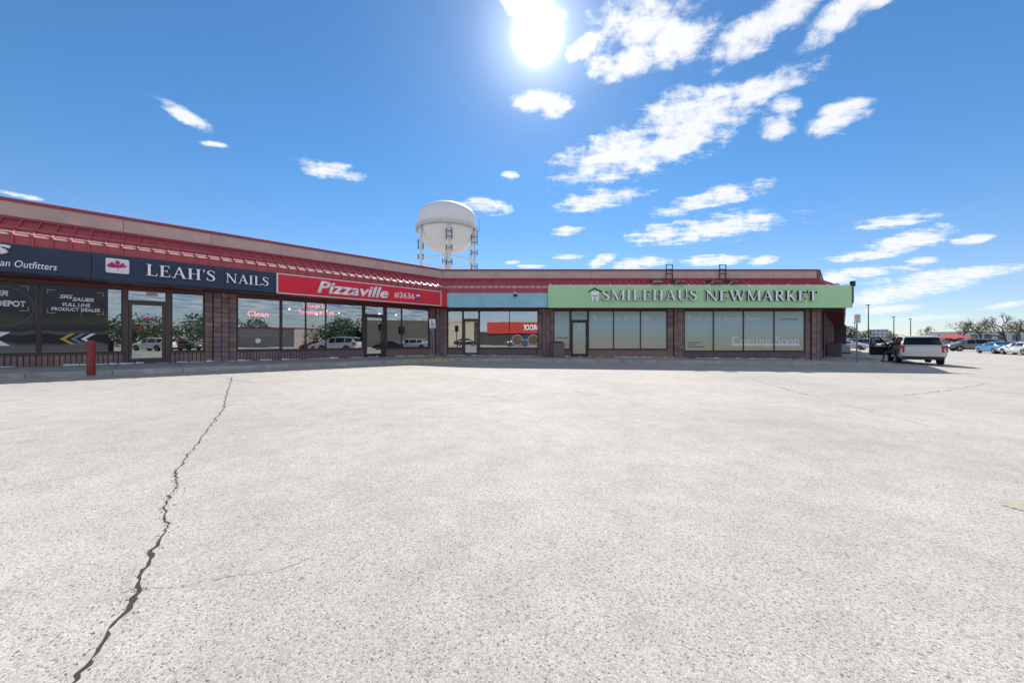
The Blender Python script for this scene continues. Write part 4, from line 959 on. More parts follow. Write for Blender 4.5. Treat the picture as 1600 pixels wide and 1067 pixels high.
m = MB(); m.box(-.13,.13,0,.05,0,.42); m.build('case', 'black_plastic', q); m = MB(); m.box(-.10,.10,-.006,.0,.03,.39); m.build('door', 'dark_metal', q)

# ------------------------------------------------------------------ pavement furniture
bx, by = -11.8, 10.05
q = empty('bollard', (bx, by, sw(bx)), 0, label='rusty red steel bollard at the kerb before the nail salon door', cat='bollard')
m = MB(); m.lathe([(.082,-.1),(.082,.84),(.078,.855),(.05,.86),(0,.86)], n=20); m.build('post', 'bollard_red', q, smooth=True); m = MB(); m.lathe([(.10,0),(.10,.012),(.083,.02)], n=20); m.build('collar', 'bollard_red', q)
px_, py_ = -3.97, 18.3
q = empty('parking_sign', (px_, py_, sw(px_)), R(22), label='leaning post with white accessible parking sign near the pizza shop', cat='sign'); q.rotation_euler = (0, R(-3), R(22))
m = MB(); m.tube([(0,.03,-.1),(0,.03,2.0)], .03, 8); m.build('post', 'post_metal', q)
m = MB(); m.box(-.15,.15,-.008,0,1.55,2.02); pn = m.build('plate', 'sign_white', q)
m = MB(); m.disc_y(-.02,-.014,1.94,.032,.032,14,.004); m.prism_y([(-.045,1.90),(.0,1.90),(.01,1.80),(.07,1.80),(.10,1.69),(.065,1.68),(.04,1.76),(-.04,1.76)], -.014, -.010); m.build('wheelchair_symbol', 'sign_blue', pn); ring_ = MB()
for k in range(24):
    a, b_ = math.pi*2*k/24, math.pi*2*(k+1)/24
    if 20 < math.degrees(a) < 110: continue
    ring_.poly([(-.02+.085*math.cos(a),-.0125,1.74+.085*math.sin(a)),(-.02+.085*math.cos(b_),-.0125,1.74+.085*math.sin(b_)),(-.02+.062*math.cos(b_),-.0125,1.74+.062*math.sin(b_)),(-.02+.062*math.cos(a),-.0125,1.74+.062*math.sin(a))])
ring_.build('wheel_symbol', 'sign_blue', pn); m = MB(); m.box(-.12,.12,-.012,-.009,1.575,1.61); m.build('arrow_bar', 'sign_blue', pn)
px_, py_ = 18.55, 19.25
q = empty('no_parking_sign', (px_, py_, sw(px_)), R(-8), label='white regulatory sign on a steel post at the walkway corner', cat='sign')
m = MB(); m.tube([(0,.03,-.1),(0,.03,2.55)], .032, 8); m.build('post', 'post_metal', q); m = MB(); m.box(-.15,.15,-.01,0,2.12,2.60); pn = m.build('plate', 'sign_white', q)
m = MB()
for k in range(28):
    a, b_ = math.pi*2*k/28, math.pi*2*(k+1)/28
    m.poly([(.105*math.cos(a),-.015,2.42+.105*math.sin(a)),(.105*math.cos(b_),-.015,2.42+.105*math.sin(b_)),(.082*math.cos(b_),-.015,2.42+.082*math.sin(b_)),(.082*math.cos(a),-.015,2.42+.082*math.sin(a))])
m.poly([(-.07,-.017,2.477),(-.055,-.017,2.49),(.07,-.017,2.363),(.055,-.017,2.35)]); m.build('ring_symbol', 'sign_red', pn)
m = MB(); m.box(-.10,.10,-.014,-.011,2.18,2.21); m.box(-.08,.08,-.014,-.011,2.24,2.265); m.build('print_bar', 'dark_print', pn)
def bin_(loc, rz, label, k=1.0):
    q = empty('litter_bin', loc, rz, label=label, cat='bin', group='stone faced litter bins'); a = .33*k; h = .86*k
    m = MB(); c = .04
    o8 = lambda e_: [(-e_+c,-e_),(e_-c,-e_),(e_,-e_+c),(e_,e_-c),(e_-c,e_),(-e_+c,e_),(-e_,e_-c),(-e_,-e_+c)]
    P = [(x, y, 0) for x, y in o8(a)]+[(x, y, h) for x, y in o8(a)]
    m.add(P, [tuple(range(8)), tuple(range(15,7,-1))]+[(i, (i+1)%8, 8+(i+1)%8, 8+i) for i in range(8)]); m.build('body', 'aggregate', q)
    m = MB(); m.lathe([(a*.92,h+.002),(a*.92,h+.03),(a*.75,h+.07),(a*.45,h+.08),(a*.42,h+.02)], n=20); m.build('lid', 'black_plastic', q)
bin_((2.75, 21.3, sw(2.75)), 0, 'stone faced litter bin beside the clinic door')
bin_((24.6, 27.3, sw(24.6)), S_ANG, 'stone faced litter bin on the side walkway at the corner', 1.15)
p = Vector((34.1, 36.6, 0)); q = empty('storage_box', (p.x, p.y, sw(p.x)), S_ANG, label='plastic wrapped grey blue box against the side walkway wall', cat='box')
m = MB(); m.hexa([(-.5,-.35,.12),(.5,-.35,.12),(.5,.35,.12),(-.5,.35,.12)], [(-.46,-.30,.85),(.46,-.32,.92),(.46,.35,.95),(-.46,.35,.88)]); m.build('body', 'wrap', q); m = MB(); m.box(-.55,.55,-.4,.4,0,.11); m.build('pallet', 'black_plastic', q)

# ------------------------------------------------------------------ vehicles
CARS = {  # stations: y, z_low, z_belt, z_top, half width, half width of the top
 'suv': dict(w=.975, wheel=.385, axles=(-1.45, 1.46), rr=2, wind=(6, 7), rear=(1, 2), sides=((2.15,3.3),(3.4,4.55),(4.65,5.9)), st=[
   (-2.47,.42,.98,1.03,.90,.80),(-2.42,.34,1.08,1.13,.95,.82),(-2.12,.30,1.10,1.66,.97,.70),(-1.55,.27,1.08,1.73,.985,.71),(-.6,.25,1.06,1.755,.985,.72),(.3,.25,1.04,1.75,.985,.71),(.75,.25,1.03,1.69,.985,.69),(1.55,.26,1.02,1.10,.98,.80),(2.25,.28,.98,1.03,.95,.78),(2.48,.36,.80,.86,.85,.68)]),
 'sedan': dict(w=.90, wheel=.33, axles=(-1.35, 1.38), rr=2, wind=(5, 6), rear=(2, 3), sides=((2.7,3.9),(4.0,4.9)), st=[
   (-2.32,.40,.82,.88,.80,.70),(-2.24,.32,.90,.98,.86,.74),(-1.75,.26,.92,1.02,.89,.76),(-.95,.22,.92,1.38,.90,.58),(-.2,.20,.90,1.44,.905,.60),(.45,.20,.89,1.38,.905,.58),(1.15,.20,.88,.98,.90,.76),(1.9,.22,.80,.87,.88,.74),(2.30,.32,.66,.72,.76,.62)]),
 'pickup': dict(w=.99, wheel=.40, axles=(-1.75, 1.80), rr=2, wind=(6, 7), rear=(3, 4), sides=((4.15,5.0),(5.05,5.9)), st=[
   (-2.85,.55,1.05,1.09,.95,.90),(-2.80,.45,1.10,1.14,.98,.93),(-1.2,.40,1.10,1.14,.99,.94),(-.75,.40,1.10,1.16,.99,.90),(-.60,.40,1.12,1.80,.99,.72),(.2,.40,1.12,1.86,.99,.74),(.75,.40,1.12,1.80,.99,.72),(1.45,.40,1.10,1.20,.98,.82),(2.6,.42,1.05,1.12,.96,.80),(2.85,.50,.90,.96,.90,.74)]),
}
car_cache = {}
def car_surface(kind):
    S = CARS[kind]['st']; rows = []
    for (y, zl, zb, zt, hw, tw) in S:
        zm = zl+(zb-zl)*.5
        rows.append([(0,y,zl),(hw*.80,y,zl),(hw*.97,y,zl+.10),(hw,y,zm),(hw*.955,y,zb),(tw,y,zt-.035 if zt-zb > .2 else zt-.012),(tw*.62,y,zt),(0,y,zt)])
    return rows
def patch(rows, k0, k1, j0, j1, off, sx=1, n=4, nj=3):
    def P(k, j):
        a, b_ = int(min(k, len(rows)-1.0001)), int(min(j, 6.9999)); s_, t = k-a, j-b_
        f = lambda i: Vector(rows[a][b_]).lerp(Vector(rows[a][b_+1]), t) if i == 0 else Vector(rows[a+1][b_]).lerp(Vector(rows[a+1][b_+1]), t)
        return f(0).lerp(f(1), s_)
    m = MB(); g = []
    for i in range(n+1):
        for q in range(nj+1):
            k, j = k0+(k1-k0)*i/n, j0+(j1-j0)*q/nj; p = P(k, j); e = .02
            du = P(min(k+e, len(rows)-1.001), j)-P(max(k-e, 0), j); dv = P(k, min(j+e, 6.999))-P(k, max(j-e, 0)); nv = du.cross(dv)
            nv = nv.normalized() if nv.length > 1e-9 else Vector((0,0,1))
            if nv.x*p.x+nv.y*p.y*.0+nv.z*(p.z-.9) < 0: nv = -nv
            p = p+nv*off; m.v.append((p.x*sx, p.y, p.z))
    for i in range(n):
        for q in range(nj): m.f.append([i*(nj+1)+q, (i+1)*(nj+1)+q, (i+1)*(nj+1)+q+1, i*(nj+1)+q+1]); m.mi.append(0)
    return m
def cut(o, cutters):
    for c in cutters:
        md = o.modifiers.new('cut', 'BOOLEAN'); md.object = c; md.operation = 'DIFFERENCE'; md.solver = 'EXACT'
        try: md.material_mode = 'TRANSFER'
        except Exception: pass
    bpy.context.view_layer.update()
    me = bpy.data.meshes.new_from_object(o.evaluated_get(bpy.context.evaluated_depsgraph_get()))
    o.modifiers.clear(); old = o.data; o.data = me; bpy.data.meshes.remove(old)
    for c in cutters: bpy.data.objects.remove(c)
def make_car(kind, paint, loc, heading, label, cat='car', group=None, door_open=False):
    """heading: direction of travel, degrees clockwise from straight ahead"""
    C = CARS[kind]; rows = car_surface(kind); root = empty('parked_'+('car' if kind == 'sedan' else kind), loc, -R(heading), label=label, cat=cat, group=group)
    key = (kind, door_open); pm_ = 'paint_'+paint
    if key not in car_cache:
        m = MB(); n = len(rows); ring_n = 14
        for rw in rows:
            half = [Vector(p) for p in rw]; loop = half+[Vector((-p.x, p.y, p.z)) for p in half[-2:0:-1]]; m.v += [tuple(p) for p in loop]
        for i in range(n-1):
            for k in range(ring_n): m.f.append([i*ring_n+k, i*ring_n+(k+1)%ring_n, (i+1)*ring_n+(k+1)%ring_n, (i+1)*ring_n+k]); m.mi.append(0)
        m.f.append(list(range(ring_n))); m.mi.append(0); m.f.append([(n-1)*ring_n+k for k in range(ring_n-1,-1,-1)]); m.mi.append(0)
        o = m.build('body', (pm_, 'cabin'), root)
        md = o.modifiers.new('sub', 'SUBSURF'); md.levels = 2; md.render_levels = 2; md.subdivision_type = 'CATMULL_CLARK'
        ed = {}
        bmx = bmesh.new(); bmx.from_mesh(o.data); cr = bmx.edges.layers.float.new('crease_edge')
        for e_ in bmx.edges:
            a, b_ = e_.verts[0].index, e_.verts[1].index; ja, jb = a % ring_n, b_ % ring_n
            if ja == jb and ja in (4, 10): e_[cr] = .55
            if ja == jb and ja in (1, 13, 5, 9): e_[cr] = .5
            if a//ring_n == b_//ring_n and a//ring_n in (0, n-1, 1): e_[cr] = .55
        bmx.to_mesh(o.data); bmx.free()
        cs = []
        for y in C['axles']:
            for sx in (-1, 1):
                c = MB(); c.tube([(sx*(C['w']-.30), y, C['wheel']), (sx*(C['w']+.4), y, C['wheel'])], C['wheel']*1.16, 24); co = c.build('cutter', ('cabin',)); cs.append(co)
                co.location = root.location; co.rotation_euler = root.rotation_euler
        if door_open:
            c = MB(); c.hexa([(-1.4,.02,.42),(-.35,.02,.42),(-.35,1.25,.42),(-1.4,1.25,.42)], [(-1.4,.08,1.62),(-.35,.08,1.62),(-.35,.62,1.62),(-1.4,.62,1.62)]); co = c.build('cutter', ('cabin',)); co.location = root.location; co.rotation_euler = root.rotation_euler; cs.append(co)
        cut(o, cs)
        for f in o.data.polygons: f.use_smooth = True
        try: o.data.set_sharp_from_angle(angle=R(38))
        except Exception: pass
        car_cache[key] = o.data
    else:
        me = car_cache[key].copy()
        me.materials[0] = M[pm_]; o = bpy.data.objects.new('body', me); COL.objects.link(o); o.parent = root
    body = o
    for (k0, k1) in C['sides']:
        for sx in (-1, 1):
            if door_open and sx == -1 and (k0, k1) == C['sides'][-1]: continue
            patch(rows, k0, k1, 4.10, 4.90, .004, sx).build('side_window', 'car_glass', root, smooth=True)
    for nm, (k0, k1) in (('rear_window', C['rear']), ('windshield', C['wind'])):
        m = patch(rows, k0+.10, k1-.06, 5.12, 6.999, .006, 1); m2 = patch(rows, k0+.10, k1-.06, 5.12, 6.999, .006, -1); m.add(m2.v, m2.f); m.build(nm, 'car_glass', root, smooth=True)
    wr = C['wheel']
    for y in C['axles']:
        for sx in (-1, 1):
            xo = sx*(C['w']-.015); xi = sx*(C['w']-.25)
            t = MB(); t.tube([(xi,y,wr),(xi+sx*.02,y,wr),(xo-sx*.03,y,wr),(xo,y,wr)], [wr*.92,wr,wr,wr*.93], 24); ty = t.build('wheel', 'rubber', root, smooth=False)
            t = MB()
            t.tube([(xo-sx*.02,y,wr),(xo+sx*.006,y,wr)], wr*.66, 20); t.build('rim', 'dark_metal', ty); t = MB()
            for k in range(5):
                a = 2*math.pi*k/5; ca, sa = math.cos(a), math.sin(a); X1 = xo+sx*.008
                t.add([(X1,y+wr*(.08*-sa),wr+wr*(.08*ca)),(X1,y+wr*(.64*ca-.10*sa),wr+wr*(.64*sa+.10*ca)),(X1,y+wr*(.64*ca+.10*sa),wr+wr*(.64*sa-.10*ca)),(X1,y+wr*(.08*sa),wr-wr*(.08*ca))], [(0,1,2,3)])
            t.build('spoke', 'rim', ty)
    S = C['st']; yr, yf = S[0][0], S[-1][0]; zb = S[1][2]
    for sx in (-1, 1):
        hw = S[1][4]
        m = MB(); z0, z1 = zb-.24, zb+.02
        m.hexa([(sx*hw*.72,yr+.035,z0),(sx*(hw+.012),yr+.11,z0),(sx*(hw+.014),yr+.34,z0+.05),(sx*hw*.70,yr+.3,z0)], [(sx*hw*.74,yr+.0,z1),(sx*(hw+.008),yr+.085,z1),(sx*(hw+.010),yr+.36,z1),(sx*hw*.70,yr+.3,z1)])
        if kind == 'suv': m = MB(); m.hexa([(sx*hw*.76,yr-.022,z0-.10),(sx*(hw+.012),yr+.03,z0-.10),(sx*(hw+.022),yr+.26,z0-.02),(sx*hw*.76,yr+.2,z0)], [(sx*hw*.76,yr-.018,z1+.03),(sx*(hw+.012),yr+.03,z1+.03),(sx*(hw+.016),yr+.26,z1+.03),(sx*hw*.76,yr+.2,z1)])
        m.build('tail_lamp', 'tail_red', root)
        hf = S[-1][4]; m = MB(); zf = S[-2][2]
        m.hexa([(sx*hf*.55,yf+.005,zf-.22),(sx*(hf+.02),yf-.07,zf-.22),(sx*(hf+.06),yf-.34,zf-.16),(sx*hf*.55,yf-.3,zf-.2)], [(sx*hf*.55,yf-.01,zf-.12),(sx*(hf+.01),yf-.09,zf-.11),(sx*(hf+.06),yf-.36,zf-.06),(sx*hf*.55,yf-.3,zf-.1)]); m.build('headlight', 'head_lamp', root)
        if not (door_open and sx == -1):
            ym = S[C['wind'][0]][0]+.35; m = MB(); m.hexa([(sx*(C['w']-.05),ym-.08,S[4][2]+.02),(sx*(C['w']+.20),ym-.06,S[4][2]+.04),(sx*(C['w']+.20),ym+.06,S[4][2]+.04),(sx*(C['w']-.05),ym+.10,S[4][2]+.02)], [(sx*(C['w']-.05),ym-.08,S[4][2]+.10),(sx*(C['w']+.20),ym-.06,S[4][2]+.17),(sx*(C['w']+.18),ym+.05,S[4][2]+.16),(sx*(C['w']-.05),ym+.08,S[4][2]+.10)]); m.build('mirror', pm_, root)
    m = MB(); m.box(-.26,.26,yr-.022,yr+.02,zb-.25,zb-.11); pl_ = m.build('plate', 'plate', root)
    m = MB(); hw = S[0][4]; zl = S[0][1]
    m.hexa([(-hw*.90,yr-.015,zl-.06),(hw*.90,yr-.015,zl-.06),(hw*.93,yr+.16,zl-.10),(-hw*.93,yr+.16,zl-.10)], [(-hw*.92,yr-.012,zl+.09),(hw*.92,yr-.012,zl+.09),(hw*.98,yr+.2,zl+.09),(-hw*.98,yr+.2,zl+.09)]); m.build('rear_valance', 'black_plastic', root)
    m = MB(); hf = S[-1][4]; m.box(-hf*.6,hf*.6,yf-.2,yf+.012,S[-1][1]+.02,S[-1][2]-.22); m.build('grille', 'black_plastic', root)
    if kind == 'suv':
        for sx in (-1, 1):
            m = MB(); m.tube([(sx*.66,-1.85,1.70),(sx*.68,-1.7,1.775),(sx*.68,.2,1.80),(sx*.66,.45,1.74)], .018, 6); m.build('roof_rail', 'rim', root)
        m = MB(); m.hexa([(-.68,-2.30,1.615),(.68,-2.30,1.615),(.68,-1.95,1.66),(-.68,-1.95,1.66)], [(-.66,-2.28,1.655),(.66,-2.28,1.655),(.66,-1.95,1.715),(-.66,-1.95,1.715)]); m.build('spoiler', pm_, root)
        m = MB(); m.box(-.72,.72,yr-.012,yr+.03,.70,.715); m.build('trim_strip', 'rim', root)
    if kind == 'pickup':
        m = MB(); m.box(-.86,.86,-2.72,-.80,1.12,1.15); m.build('bed_cover', 'black_plastic', root)
    return root
SX, SY, SH = 25.55, 22.8, 40.0
suv = make_car('suv', 'silver', (SX, SY, lot(SX, SY)), SH, 'silver SUV with its driver door open beside the walkway', 'suv', door_open=True)
# the open driver door, hinged at its front edge
dr = empty('door', (-.985, 1.28, 0)); dr.parent = suv; dr.rotation_euler = (0, 0, R(-58)); dr['label'] = 'open driver door with dark inner trim'
m = MB(); m.hexa([(0,-1.16,.44),(.06,-1.16,.44),(.06,0,.44),(0,0,.44)], [(0,-1.16,1.05),(.05,-1.16,1.05),(.05,0,1.02),(0,0,1.02)]); m.build('skin', 'paint_silver', dr)
m = MB(); m.hexa([(.061,-1.14,.47),(.11,-1.12,.47),(.11,-.04,.47),(.061,-.02,.47)], [(.051,-1.14,1.04),(.09,-1.12,1.04),(.09,-.04,1.0),(.051,-.02,1.01)]); m.build('inner_trim', 'cabin', dr)
m = MB(); m.tube([(.03,-1.14,1.04),(.12,-1.08,1.60),(.15,-.66,1.64),(.06,-.02,1.03)], .055, 6); m.build('window_frame', 'black_plastic', dr)
m = MB(); m.poly([(.035,-1.12,1.04),(.12,-1.07,1.58),(.15,-.67,1.62),(.06,-.04,1.03)]); m.build('window_glass', 'glass', dr)
m = MB(); m.hexa([(-.24,-.22,1.04),(.0,-.20,1.04),(.0,-.05,1.04),(-.24,-.08,1.04)], [(-.24,-.22,1.20),(0,-.20,1.16),(0,-.07,1.16),(-.24,-.08,1.20)]); m.build('mirror', 'paint_silver', dr)
# driver stepping out
def person(loc, rz, label):
    q = empty('person', loc, rz, label=label, cat='person')
    J = {'hip':(0,0,.78),'chest':(0,.08,1.12),'neck':(0,.10,1.33),'h0':(0,.12,1.42),'h1':(0,.13,1.55),'sl':(-.19,.09,1.25),'sr':(.19,.09,1.25),'el':(-.27,.26,1.03),'er':(.26,.26,1.03),'wl':(-.26,.48,1.05),'wr':(.18,.50,1.05),
         'hl':(-.10,.0,.74),'hr':(.10,.02,.74),'kl':(-.42,.12,.60),'kr':(.06,.44,.74),'al':(-.52,.05,.12),'ar':(.06,.46,.36),'tl':(-.60,.15,.05),'tr':(.06,.64,.31)}
    E_ = [('hip','chest'),('chest','neck'),('neck','h0'),('h0','h1'),('chest','sl'),('chest','sr'),('sl','el'),('sr','er'),('el','wl'),('er','wr'),('hip','hl'),('hip','hr'),('hl','kl'),('hr','kr'),('kl','al'),('kr','ar'),('al','tl'),('ar','tr')]
    rad = {'hip':.16,'chest':.155,'neck':.055,'h0':.085,'h1':.09,'sl':.075,'sr':.075,'el':.045,'er':.045,'wl':.032,'wr':.032,'hl':.10,'hr':.10,'kl':.075,'kr':.075,'al':.055,'ar':.055,'tl':.045,'tr':.045}
    ks = list(J); me = bpy.data.meshes.new('body'); me.from_pydata([J[k] for k in ks], [(ks.index(a), ks.index(b_)) for a, b_ in E_], []); me.update()
    o = link('body', me, q); md = o.modifiers.new('skin', 'SKIN'); md.use_smooth_shade = True
    for i, k in enumerate(ks): me.skin_vertices[0].data[i].radius = (rad[k], rad[k]*.9)
    me.skin_vertices[0].data[0].use_root = True
    s2 = o.modifiers.new('sub', 'SUBSURF'); s2.levels = 2; s2.render_levels = 2
    bpy.context.view_layer.update(); nm = bpy.data.meshes.new_from_object(o.evaluated_get(bpy.context.evaluated_depsgraph_get())); o.modifiers.clear(); o.data = nm
    for t in ('skin', 'shirt', 'trousers', 'shoe'): nm.materials.append(M[t])
    for f in nm.polygons:
        c = f.center; f.use_smooth = True
        f.material_index = 0 if c.z > 1.30 else (3 if (c.z < .13 or (c.x > 0 and c.z < .37)) else (2 if c.z < .86 else (0 if c.y > .42 else 1)))
    m = MB(); m.lathe([(.0,.13),(.06,.12),(.10,.06),(.108,-.01),(.10,-.06)], (0,.11,1.53), 16); m.build('hair', 'hair', q, smooth=True)
    for sx, w_ in ((-.26,'wl'),(.18,'wr')):
        for k in range(4): m = MB(); m.tube([(sx-.03+k*.02,.49,1.05),(sx-.03+k*.02,.545,1.06),(sx-.03+k*.02,.57,1.03)], .009, 6); m.build('finger', 'skin', q)
        m = MB(); m.tube([(sx+(.04 if sx < 0 else -.04),.48,1.05),(sx+(.06 if sx < 0 else -.06),.52,1.06)], .010, 6); m.build('thumb', 'skin', q)
    return q
dloc = Matrix.Rotation(-R(SH), 4, 'Z') @ Vector((-.80, .42, 0))
person((SX+dloc.x, SY+dloc.y, lot(SX, SY)), -R(SH), 'person in grey trousers stepping out of the silver SUV')
def car(kind, paint, x, y, h, label, cat='car', group='cars parked across the lot'): return make_car(kind, paint, (x, y, lot(x, y)), h, label, cat, group)
car('suv', 'grey', 66, 51.5, -60, 'grey SUV parked behind the bright blue car', 'suv')
car('sedan', 'blue', 57.6, 42.6, 30, 'bright blue sedan parked at the right')
car('sedan', 'silver', 55.6, 38.9, 25, 'silver car cut by the right edge beside the blue car')
car('sedan', 'silver', 104, 86, 90, 'small silver sedan before the red roofed pavilion')
car('sedan', 'red', 115, 88, 60, 'tiny red car beside the red roofed pavilion')
car('suv', 'black', 99, 83, 75, 'dark car half hidden behind the silver SUV', 'suv')
car('suv', 'white', 108, 72, -60, 'white van roof behind the grey SUV', 'suv')
car('sedan', 'silver', 53.0, 56.3, 150, 'white sedan beyond the end of the side walkway')
car('suv', 'purple', 68.5, 70, 120, 'purple car beyond the walkway sign post', 'suv')
car('sedan', 'yellow', 62.5, 58.5, 90, 'pale yellow car left of the open SUV door')
car('suv', 'black', 73.5, 70.5, 70, 'dark car seen over the open SUV door', 'suv')
# cars standing outside the frame, seen mirrored in the pizza shop and salon windows
car('suv', 'silver', 15.6, 6.2, 175, 'silver SUV mirrored in the pizza shop window', 'suv', 'cars mirrored in the windows')
car('sedan', 'white', 18.6, 3.4, 175, 'white car mirrored left of the SUV in the pizza window', 'car', 'cars mirrored in the windows')
car('sedan', 'red', 21.5, .6, 175, 'red car mirrored in the pizza window', 'car', 'cars mirrored in the windows')
car('suv', 'white', 30, 10.5, 182, 'white SUV mirrored beside the pizza door', 'suv', 'cars mirrored in the windows')
car('sedan', 'black', 27.5, 8.0, 178, 'black car mirrored beside the pizza door', 'car', 'cars mirrored in the windows')
car('pickup', 'white', 29.0, 14.6, 178, 'pale pickup mirrored in the pizza door', 'pickup', 'cars mirrored in the windows')
car('pickup', 'tan', 39, -33, 178, 'tan pickup mirrored in the salon window', 'pickup', 'cars mirrored in the windows')
car('suv', 'white', 22.5, -22.5, 178, 'white SUV mirrored in the salon door', 'suv', 'cars mirrored in the windows')
car('sedan', 'grey', 25.5, -21.0, 178, 'grey car mirrored in the salon door', 'car', 'cars mirrored in the windows')
car('sedan', 'black', -9, -26, 95, 'dark car mirrored in the corner shop window', 'car', 'cars mirrored in the windows')
car('sedan', 'grey', 1, -26, 95, 'grey car mirrored in the corner shop window', 'car', 'cars mirrored in the windows')

# ------------------------------------------------------------------ water tower
wt = empty('water_tower', (-19.3, 107, 0), 0, label='white water tower on legs behind the shops', cat='water tower')
prof = [(0,27.0)]+[(8.5*math.sin(R(a)), 33.4-6.4*math.cos(R(a))) for a in range(8, 91, 8)]+[(8.5,33.4),(8.5,37.0)]+[(8.5*math.cos(R(a))**.86, 37.0+4.5*math.sin(R(a))**.95) for a in range(6, 90, 6)]+[(0,41.5)]
m = MB(); m.lathe(prof, n=64); m.build('tank', 'tower_white', wt, smooth=True)
m = MB(); m.lathe([(8.5,33.3),(9.15,33.3),(9.15,33.42),(8.5,33.42)], n=64); bl = m.build('balcony', 'tower_rail', wt)
m = MB()
for z in (33.95, 34.45):
    m.lathe([(9.07,z),(9.12,z),(9.12,z+.05),(9.07,z+.05),(9.07,z)], n=64)
for k in range(48):
    a = 2*math.pi*k/48; m.tube([(9.1*math.cos(a),9.1*math.sin(a),33.4),(9.1*math.cos(a),9.1*math.sin(a),34.5)], .03, 4)
m.build('railing', 'tower_rail', bl)
m = MB(); m.tube([(0,0,-.5),(0,0,27.3)], .72, 20); m.build('riser', 'tower_white', wt, smooth=True)
LG = []
for k in range(6):
    a = R(-90+14+60*k); c, s_ = math.cos(a), math.sin(a); LG.append((8.75*c, 8.75*s_))
    m = MB(); m.tube([(8.75*c,8.75*s_,-.5),(8.75*c,8.75*s_,33.2)], .36, 12); lg = m.build('leg', 'tower_white', wt, smooth=True)
    if k in (0, 1, 3, 4):
        for z in (22.5, 26.5, 29.5, 31.0):
            for q in (-.75, .75):
                m = MB(); m.box(8.75*c+q-.14, 8.75*c+q+.14, 8.75*s_-.75, 8.75*s_-.55, z-.9, z+.7); m.build('antenna', 'antenna', lg)
            m = MB(); m.box(8.75*c-.9, 8.75*c+.9, 8.75*s_-.56, 8.75*s_-.44, z-.1, z+.06); m.build('antenna_bracket', 'antenna', lg)
for k in range(6):
    a, b_ = LG[k], LG[(k+1) % 6]; m = MB(); m.tube([(*a,24.4),(*b_,24.4)], .15, 6); m.build('strut', 'tower_white', wt); m = MB(); m.tube([(*a,12.4),(*b_,12.4)], .15, 6); m.build('strut', 'tower_white', wt)
m = MB(); m.tube([(9.5,0,33.4),(9.5,0,37.2)], .05, 5); m.build('whip_antenna', 'antenna', wt)

# ------------------------------------------------------------------ lamp posts, trees, far buildings
def lamp_post(x, y, h, label, heads=1):
    q = empty('lamp_post', (x, y, lot(x, y)), R(-40), label=label, cat='lamp post', group='tall lamp posts of the lot')
    m = MB(); m.tube([(0,0,-.2),(0,0,h)], [.14,.09], 8); m.build('pole', 'dark_metal', q); m = MB(); m.lathe([(.35,0),(.35,.7),(.2,.75)], n=12); m.build('footing', 'concrete', q)
    for k in range(heads):
        s_ = 1 if k else -1; m = MB(); m.box(s_*.1-.38, s_*.1+.38, -.2, .2, h-.02, h+.16); m.build('lamp_head', 'dark_metal', q)
lamp_post(88.5, 89, 10.2, 'tallest lamp post just right of the walkway sign'); lamp_post(110.8, 104, 8.2, 'lamp post rising above the roof of the open door SUV'); lamp_post(126.8, 114, 8.2, 'thin lamp post right of the SUV roof centre'); lamp_post(124.3, 130, 7.6, 'far thin lamp post beside the end of the side wing')
def bare_tree(x, y, h, label, seed, spread=1.0):
    rnd = random.Random(seed); q = empty('bare_tree', (x, y, lot(x, y)), 0, label=label, cat='tree', group='leafless trees beyond the lot'); tr = MB(); br = MB()
    def grow(p, d, l, r_, lev):
        pts = [p]; dd = d.copy(); n = 3
        for k in range(n):
            dd = (dd+Vector((rnd.gauss(0,.14),rnd.gauss(0,.14),rnd.gauss(.03,.08)))).normalized(); pts.append(pts[-1]+dd*l/n)
        (tr if lev < 1 else br).tube(pts, [r_*(1-.35*k/n) for k in range(n+1)], 6 if lev < 2 else 3, cap=False)
        if lev >= 5 or r_ < .012: return
        for c in range(rnd.randint(3, 4) if lev < 4 else 3):
            a = rnd.uniform(0, 6.283); t = rnd.uniform(.38, .80)*spread; side = dd.orthogonal().normalized(); side.rotate(Matrix.Rotation(a, 3, dd))
            nd = (dd*math.cos(t)+side*math.sin(t)); nd.z += .10; nd.normalize()
            grow(pts[rnd.choice((-1,-1,-2))], nd, l*rnd.uniform(.62,.86), max(.028, r_*rnd.uniform(.50,.66)), lev+1)
    grow(Vector((0,0,-.2)), Vector((0,0,1)), h*.35, h*.034, 0)
    tr.build('trunk', 'bark', q); tag(br.build('branches', 'bark', q), kind='stuff')
bare_tree(155, 125, 8.6, 'leafless tree behind the red roofed pavilion', 2, 1.15); bare_tree(146, 124, 6.6, 'small leafless tree at the left end of the tree row', 12, 1.1); bare_tree(160, 122, 9.2, 'leafless tree above the grey SUV', 5, 1.05); bare_tree(170, 123, 10.2, 'widest leafless tree above the blue car', 8, 1.15)
bare_tree(178, 126, 8.4, 'leafless tree between the widest tree and the right edge', 21, 1.1); bare_tree(170, 118, 9.4, 'leafless tree cut by the right edge', 31, 1.1)
